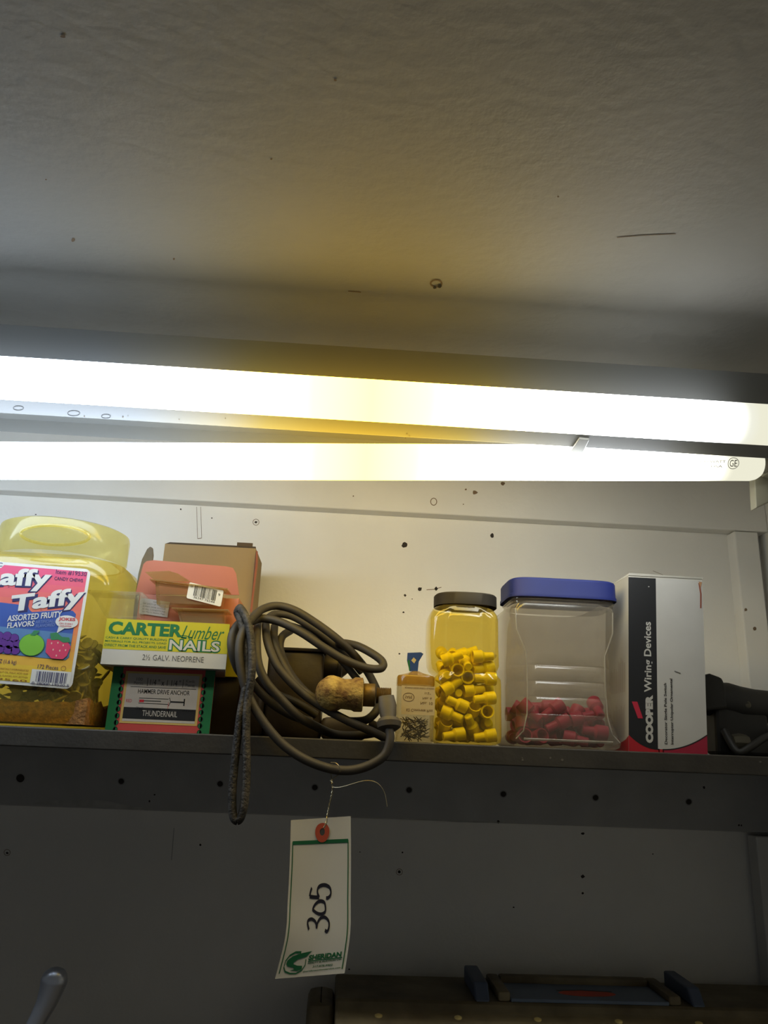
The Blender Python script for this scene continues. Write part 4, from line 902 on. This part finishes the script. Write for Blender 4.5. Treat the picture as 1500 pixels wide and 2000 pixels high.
arcR = [(u, 337-30*((u-66)/88)**2) for u in [66+88*i/12 for i in range(13)]]; arcL = [(u, 337-26*((60-u)/60)**2.2) for u in [60*i/12 for i in range(13)]]
P.poly(arcR+[(154, 343), (66, 343)], CRIM, 2); P.stroke(arcR, 2, DK, 3); P.poly(arcL+[(60, 343), (0, 343)], flat(190, 26, 44), 2); P.stroke(arcL, 2, DK, 3); P.rect(58, 336.5, 68, 343, flat(190, 26, 44), 2)
P.text('COOPER', 33, 236, 48, 326, PALE, 3, .075, turn=90); P.text('Wiring Devices', 31, 93, 50, 231, PALE, 3, .02, turn=90)
P.poly([(6, 250), (17, 250), (28, 281), (18, 281)], flat(204, 40, 70), 3)
P.text('Decorator Single Pole Switch', 70, 212, 77, 327, M_blk, 3, .02, turn=90); P.text('Interrupter Unipolar Ornamental', 82, 203, 89, 327, M_blk, 3, .02, turn=90)
P.stroke([(92, 188), (104, 192)], 2, M_gry, 3); P.disc(42, 21, 1.5, 1, PALE, 3, 8); P.stroke([(147, 8), (150, 30), (149, 60)], 3.2, flat(150, 84, 64), 3); P.poly([(146, 5), (153, 6), (150, 18)], flat(196, 150, 110), 4)
L_ = Panel(mb, lambda u, v: Vector((c0.x, YC+u*.001, SH+v*.001)), Vector((-1, 0, 0)), .00015)
L_.poly([(0, 0)]+[(u, 16-12*(1-(1-u/75)**2)*0-14*(u/75)**.6) for u in [75*i/10 for i in range(11)]]+[(75, 0)], flat(190, 26, 44), 1)
rnd = random.Random(6)
for g0, g1, z0_, z1_ in ((10, 30, 62, 100), (34, 60, 62, 92), (12, 50, 14, 50)):
    u = g0
    while u < g1: L_.rect(u, z0_, u+.7, z1_-rnd.random()*8, flat(176, 150, 130), 1); u += 3.2
RK = .0105/ch
mb.v = [Vector((p.x+(p.z-SH)*RK, p.y, p.z)) for p in mb.v]; mb.build('carton', sb, smooth=False, bevel=.0005)
mb = MB(); mb.hexa([(c0.x, YC-.0006, cz+.0002), (c1.x, YC-.0006, cz+.0002), (c1.x, YC+.075, cz+.0002), (c0.x, YC+.075, cz+.0002), (c0.x+.001, YC-.001, cz+.003), (c1.x+.001, YC-.001, cz+.002), (c1.x, YC+.075, cz+.0016), (c0.x, YC+.075, cz+.0016)], M_wcard); mb.v = [Vector((p.x+(p.z-SH)*RK, p.y, p.z)) for p in mb.v]; mb.build('top_flap', sb, smooth=False)

# ================================================================== black drill at the end of the shelf
M_drill = mat('black_tool_casing', srgb(40, 38, 34), .6, var=.25, scale=40)
M_dgrey = mat('grey_tool_metal', srgb(104, 98, 82), .5, metal=.4, var=.3)
YD = .90
def dp(cx, cy, Y=YD): return at(1180+cx/3.847, 1000+cy/3.847, Y)
dl = thing('power_drill', (at(1450, 1470, YD).x, YD, SH), 'black power tool lying in shadow past the switch carton', 'power tool')
mb = MB(); mb.tube([dp(700, 1400), dp(920, 1415), dp(1000, 1440), dp(1120, 1458), dp(1300, 1470), dp(1480, 1480)], [.018, .0205, .0205, .0195, .0185, .0185], M_drill, 24); mb.build('motor_casing', dl)
mb = MB(); o8 = [dp(*q, YD-.02) for q in ((740, 1230), (800, 1212), (890, 1245), (920, 1315), (930, 1480), (720, 1500))]; n9 = 6
mb.add(o8+[p+Vector((0, .04, 0)) for p in o8], [tuple(range(n9)), tuple(range(2*n9-1, n9-1, -1))]+[(i, (i+1) % n9, n9+(i+1) % n9, n9+i) for i in range(n9)], M_drill); mb.build('gear_housing', dl, smooth=False, bevel=.003)
sc_ = dp(1080, 1445, YD-.0195); mb = MB(); mb.lathe([(.0042, 0), (.0042, .0012), (.003, .0018), (.0012, .0018)], M_dgrey, (sc_.x, YD-.0185, sc_.z), 'y', 18, True, True); mb.build('screw', dl)
mb = MB(); hb = [Vector((dp(q, 1500).x, YD, z)) for q, z in ((790, dp(900, 1450).z), (780, SH+.001), (1200, SH+.001), (1170, dp(1040, 1500).z))]
mb.hexa([p+Vector((0, -.014, 0)) for p in (hb[1], hb[2])]+[p+Vector((0, .014, 0)) for p in (hb[2], hb[1])]+[p+Vector((0, -.016, 0)) for p in (hb[0], hb[3])]+[p+Vector((0, .016, 0)) for p in (hb[3], hb[0])], M_drill); mb.build('handle', dl, smooth=False, bevel=.004)
kc = dp(1000, 1735, YD-.02); mb = MB(); mb.lathe([(.001, -.0105), (.009, -.009), (.0105, 0), (.009, .009), (.001, .0105)], M_dgrey, (kc.x, YD-.025, max(kc.z, SH+.0106)), 'x', 8, True, True); mb.build('chuck_key', dl)
mb = MB(); mb.tube(spline([dp(900, 1640, YD-.02), dp(1000, 1800, YD-.035), dp(1100, 1765, YD-.036), dp(1200, 1700, YD-.03), dp(1330, 1650, YD-.02)], 6), .0042, M_drill, 10)
mb.v = [Vector((p.x, p.y, max(p.z, SH+.0006))) for p in mb.v]; mb.build('cord', dl)

# ================================================================== bench below, toolbox and lever
ZB = 1.06
M_bench = mat('worn_bench_wood', srgb(96, 80, 58), .7, var=.35, scale=10, bump=.2)
mb = MB(); mb.box((-1.4, .55, ZB-.04), (.63, YW-.001, ZB), M_bench); tag(mb.build('workbench_top', smooth=False, bevel=.003), 'worn wooden bench top along the wall below the shelf', 'workbench')
M_tbx = mat('dusty_brown_plastic', srgb(138, 126, 98, 1), .6, var=.45, scale=16, bump=.2, c2=srgb(104, 92, 70, 1))
M_navy = mat('slate_blue_plastic', srgb(92, 104, 128, 1), .5, var=.15, scale=20)
M_plate = mat('slate_plate', srgb(112, 128, 152, 1), .45, var=.12, scale=20)
M_gold = mat('brass_rivet', srgb(220, 200, 130, 1), .4, metal=.2)
YR = 1.055
zt2 = at(800, 1917, YR).z
yf2 = at_z(940, 1958, zt2).y
xa = at(655, 1917, YR).x; xb = at(1560, 1935, YR).x
tx_ = thing('toolbox', ((xa+xb)/2, 1.0, ZB), 'long brown plastic toolbox with a slate handle tray in its lid', 'toolbox')
mb = MB(); rr = []
pr = [(YR+.03, ZB+.001), (YR+.035, zt2-.06), (YR+.030, zt2-.004), (YR+.024, zt2), (yf2+.004, zt2), (yf2, zt2-.002), (yf2-.006, zt2-.010), (yf2-.022, zt2-.013), (yf2-.026, zt2-.018), (yf2-.028, zt2-.07), (yf2-.022, ZB+.001)]
mb.loft([[(x, y, z) for y, z in pr] for x in (xa, xb)], M_tbx); mb.build('case', tx_, smooth=False, bevel=.003)
mb = MB(); e0, e1 = at(600, 1960, YR-.05).x, xa-.0005; ez = at(630, 1938, YR-.03).z
mb.box((e0, YR-.075, ZB+.02), (e1, YR+.0, ez), M_tbx, .008); mb.build('end_latch', tx_)
for cu in (285, 528, 768, 1008, 1243, 1480):
    p = at_z(560+cu/1.596, 1850+208/1.596, zt2-.012); mb = MB(); mb.lathe([(.0045, zt2-.0125), (.0042, zt2-.0105), (.002, zt2-.0095)], M_gold, (p.x, yf2-.014, 0), 'z', 16, True, True); mb.build('rivet', tx_)
# handle tray: two raised rails, a plate and a rear bar
def q(cu, cv, z): return at_z(560+cu/1.596, 1850+cv/1.596, z)
zr2 = zt2+.017
xl0, xl1 = q(585, 66, zr2).x, q(605, 66, zr2).x
xL0, xL1 = at(921, 1905, 1.03).x-.004, at(945, 1905, 1.03).x-.002
xR0, xR1 = at(1303, 1905, 1.05).x, at(1326, 1905, 1.05).x
for x0_, x1_ in ((xL0, xL1), (xR0, xR1)):
    mb = MB(); mb.hexa([(x0_, yf2, zt2+.0003), (x1_, yf2, zt2+.0003), (x1_, 1.062, zt2+.0003), (x0_, 1.062, zt2+.0003), (x0_, yf2+.014, zr2), (x1_, yf2+.014, zr2), (x1_, 1.062, zr2+.001), (x0_, 1.062, zr2+.001)], M_navy); mb.build('handle_rail', tx_, smooth=False, bevel=.002)
xi0, xi1 = xL1+.010, xR0-.012
for x0_, x1_ in ((xi0, xi0+.014), (xi1-.014, xi1)):
    mb = MB(); mb.box((x0_, yf2+.004, zt2+.0003), (x1_, 1.06, zt2+.010), M_tbx, .002); mb.build('hinge_strap', tx_)
mb = MB(); mb.box((xi0+.0145, 1.045, zt2+.0003), (xi1-.0145, 1.058, zt2+.011), M_tbx, .002); mb.build('rear_bar', tx_)
mb = MB(); mb.box((xi0+.0145, yf2+.003, zt2+.0003), (xi1-.0145, 1.0445, zt2+.004), M_plate)
PP = Panel(mb, lambda u, v: Vector(((xi0+xi1)/2+u, (yf2+1.045)/2+v, zt2+.004)), Vector((0, 0, 1)), .0002); PP.disc(.004, -.004, .034, .012, mat('orange_badge', srgb(230, 80, 50, 1), .5), 1, 30); PP.stroke([(-.03, .004), (0, .008), (.036, .004)], .003, DK, 2)
mb.build('handle_plate', tx_, smooth=False, bevel=.0008)
# polished lever
M_chr = mat('polished_steel', srgb(186, 192, 204, 1), .28, metal=.55, var=.1, scale=8)
YV = .95
lv = thing('vise_lever', (at(70, 2040, YV).x, YV, ZB), 'polished steel lever with a rounded knob rising from the bench', 'lever')
def vp(cx, cy): return at(cx/5, 1840+cy/5, YV)
pts = spline([vp(565, 240), vp(550, 300), vp(530, 370), vp(500, 470), vp(450, 600), vp(385, 725), vp(325, 850), vp(285, 960), vp(270, 1100)], 8)
acc = [0.0]
for i in range(1, len(pts)): acc.append(acc[-1]+(pts[i]-pts[i-1]).length)
def lever_r(d):
    R = .0140
    if d < R: return R*math.sqrt(max(.002, 1-(1-d/R)**2))
    t = (d-R)/.045
    return R-.0048*math.sin(min(1, t)*math.pi/2)+(.004*min(1, max(0, t-1)))
pts = [pts[0]+(pts[1]-pts[0])*0]+[p for p, q_ in zip(pts, acc) if q_ > .0012]; acc = [0.0]+[q_ for q_ in acc if q_ > .0012]
mb = MB(); mb.tube(pts, [(lever_r(d)*.8, lever_r(d)) for d in acc], M_chr, 22, flat_=(0, 1, 0)); mb.build('lever_arm', lv, autosmooth=70)
hc = vp(275, 860); mb = MB(); mb.lathe([(.006, -.016), (.011, -.014), (.0125, 0), (.011, .014), (.006, .016)], M_chr, (hc.x+.004, YV, hc.z-.012), 'x', 20, True, True); mb.build('hub', lv)
hb_ = vp(270, 1100); mb = MB(); mb.lathe([(.045, ZB+.0005), (.045, ZB+.012), (.022, ZB+.02), (.018, hb_.z+.012), (.008, hb_.z+.016)], M_motor, (hb_.x, YV, 0), 'z', 28, True, True); mb.build('base', lv)
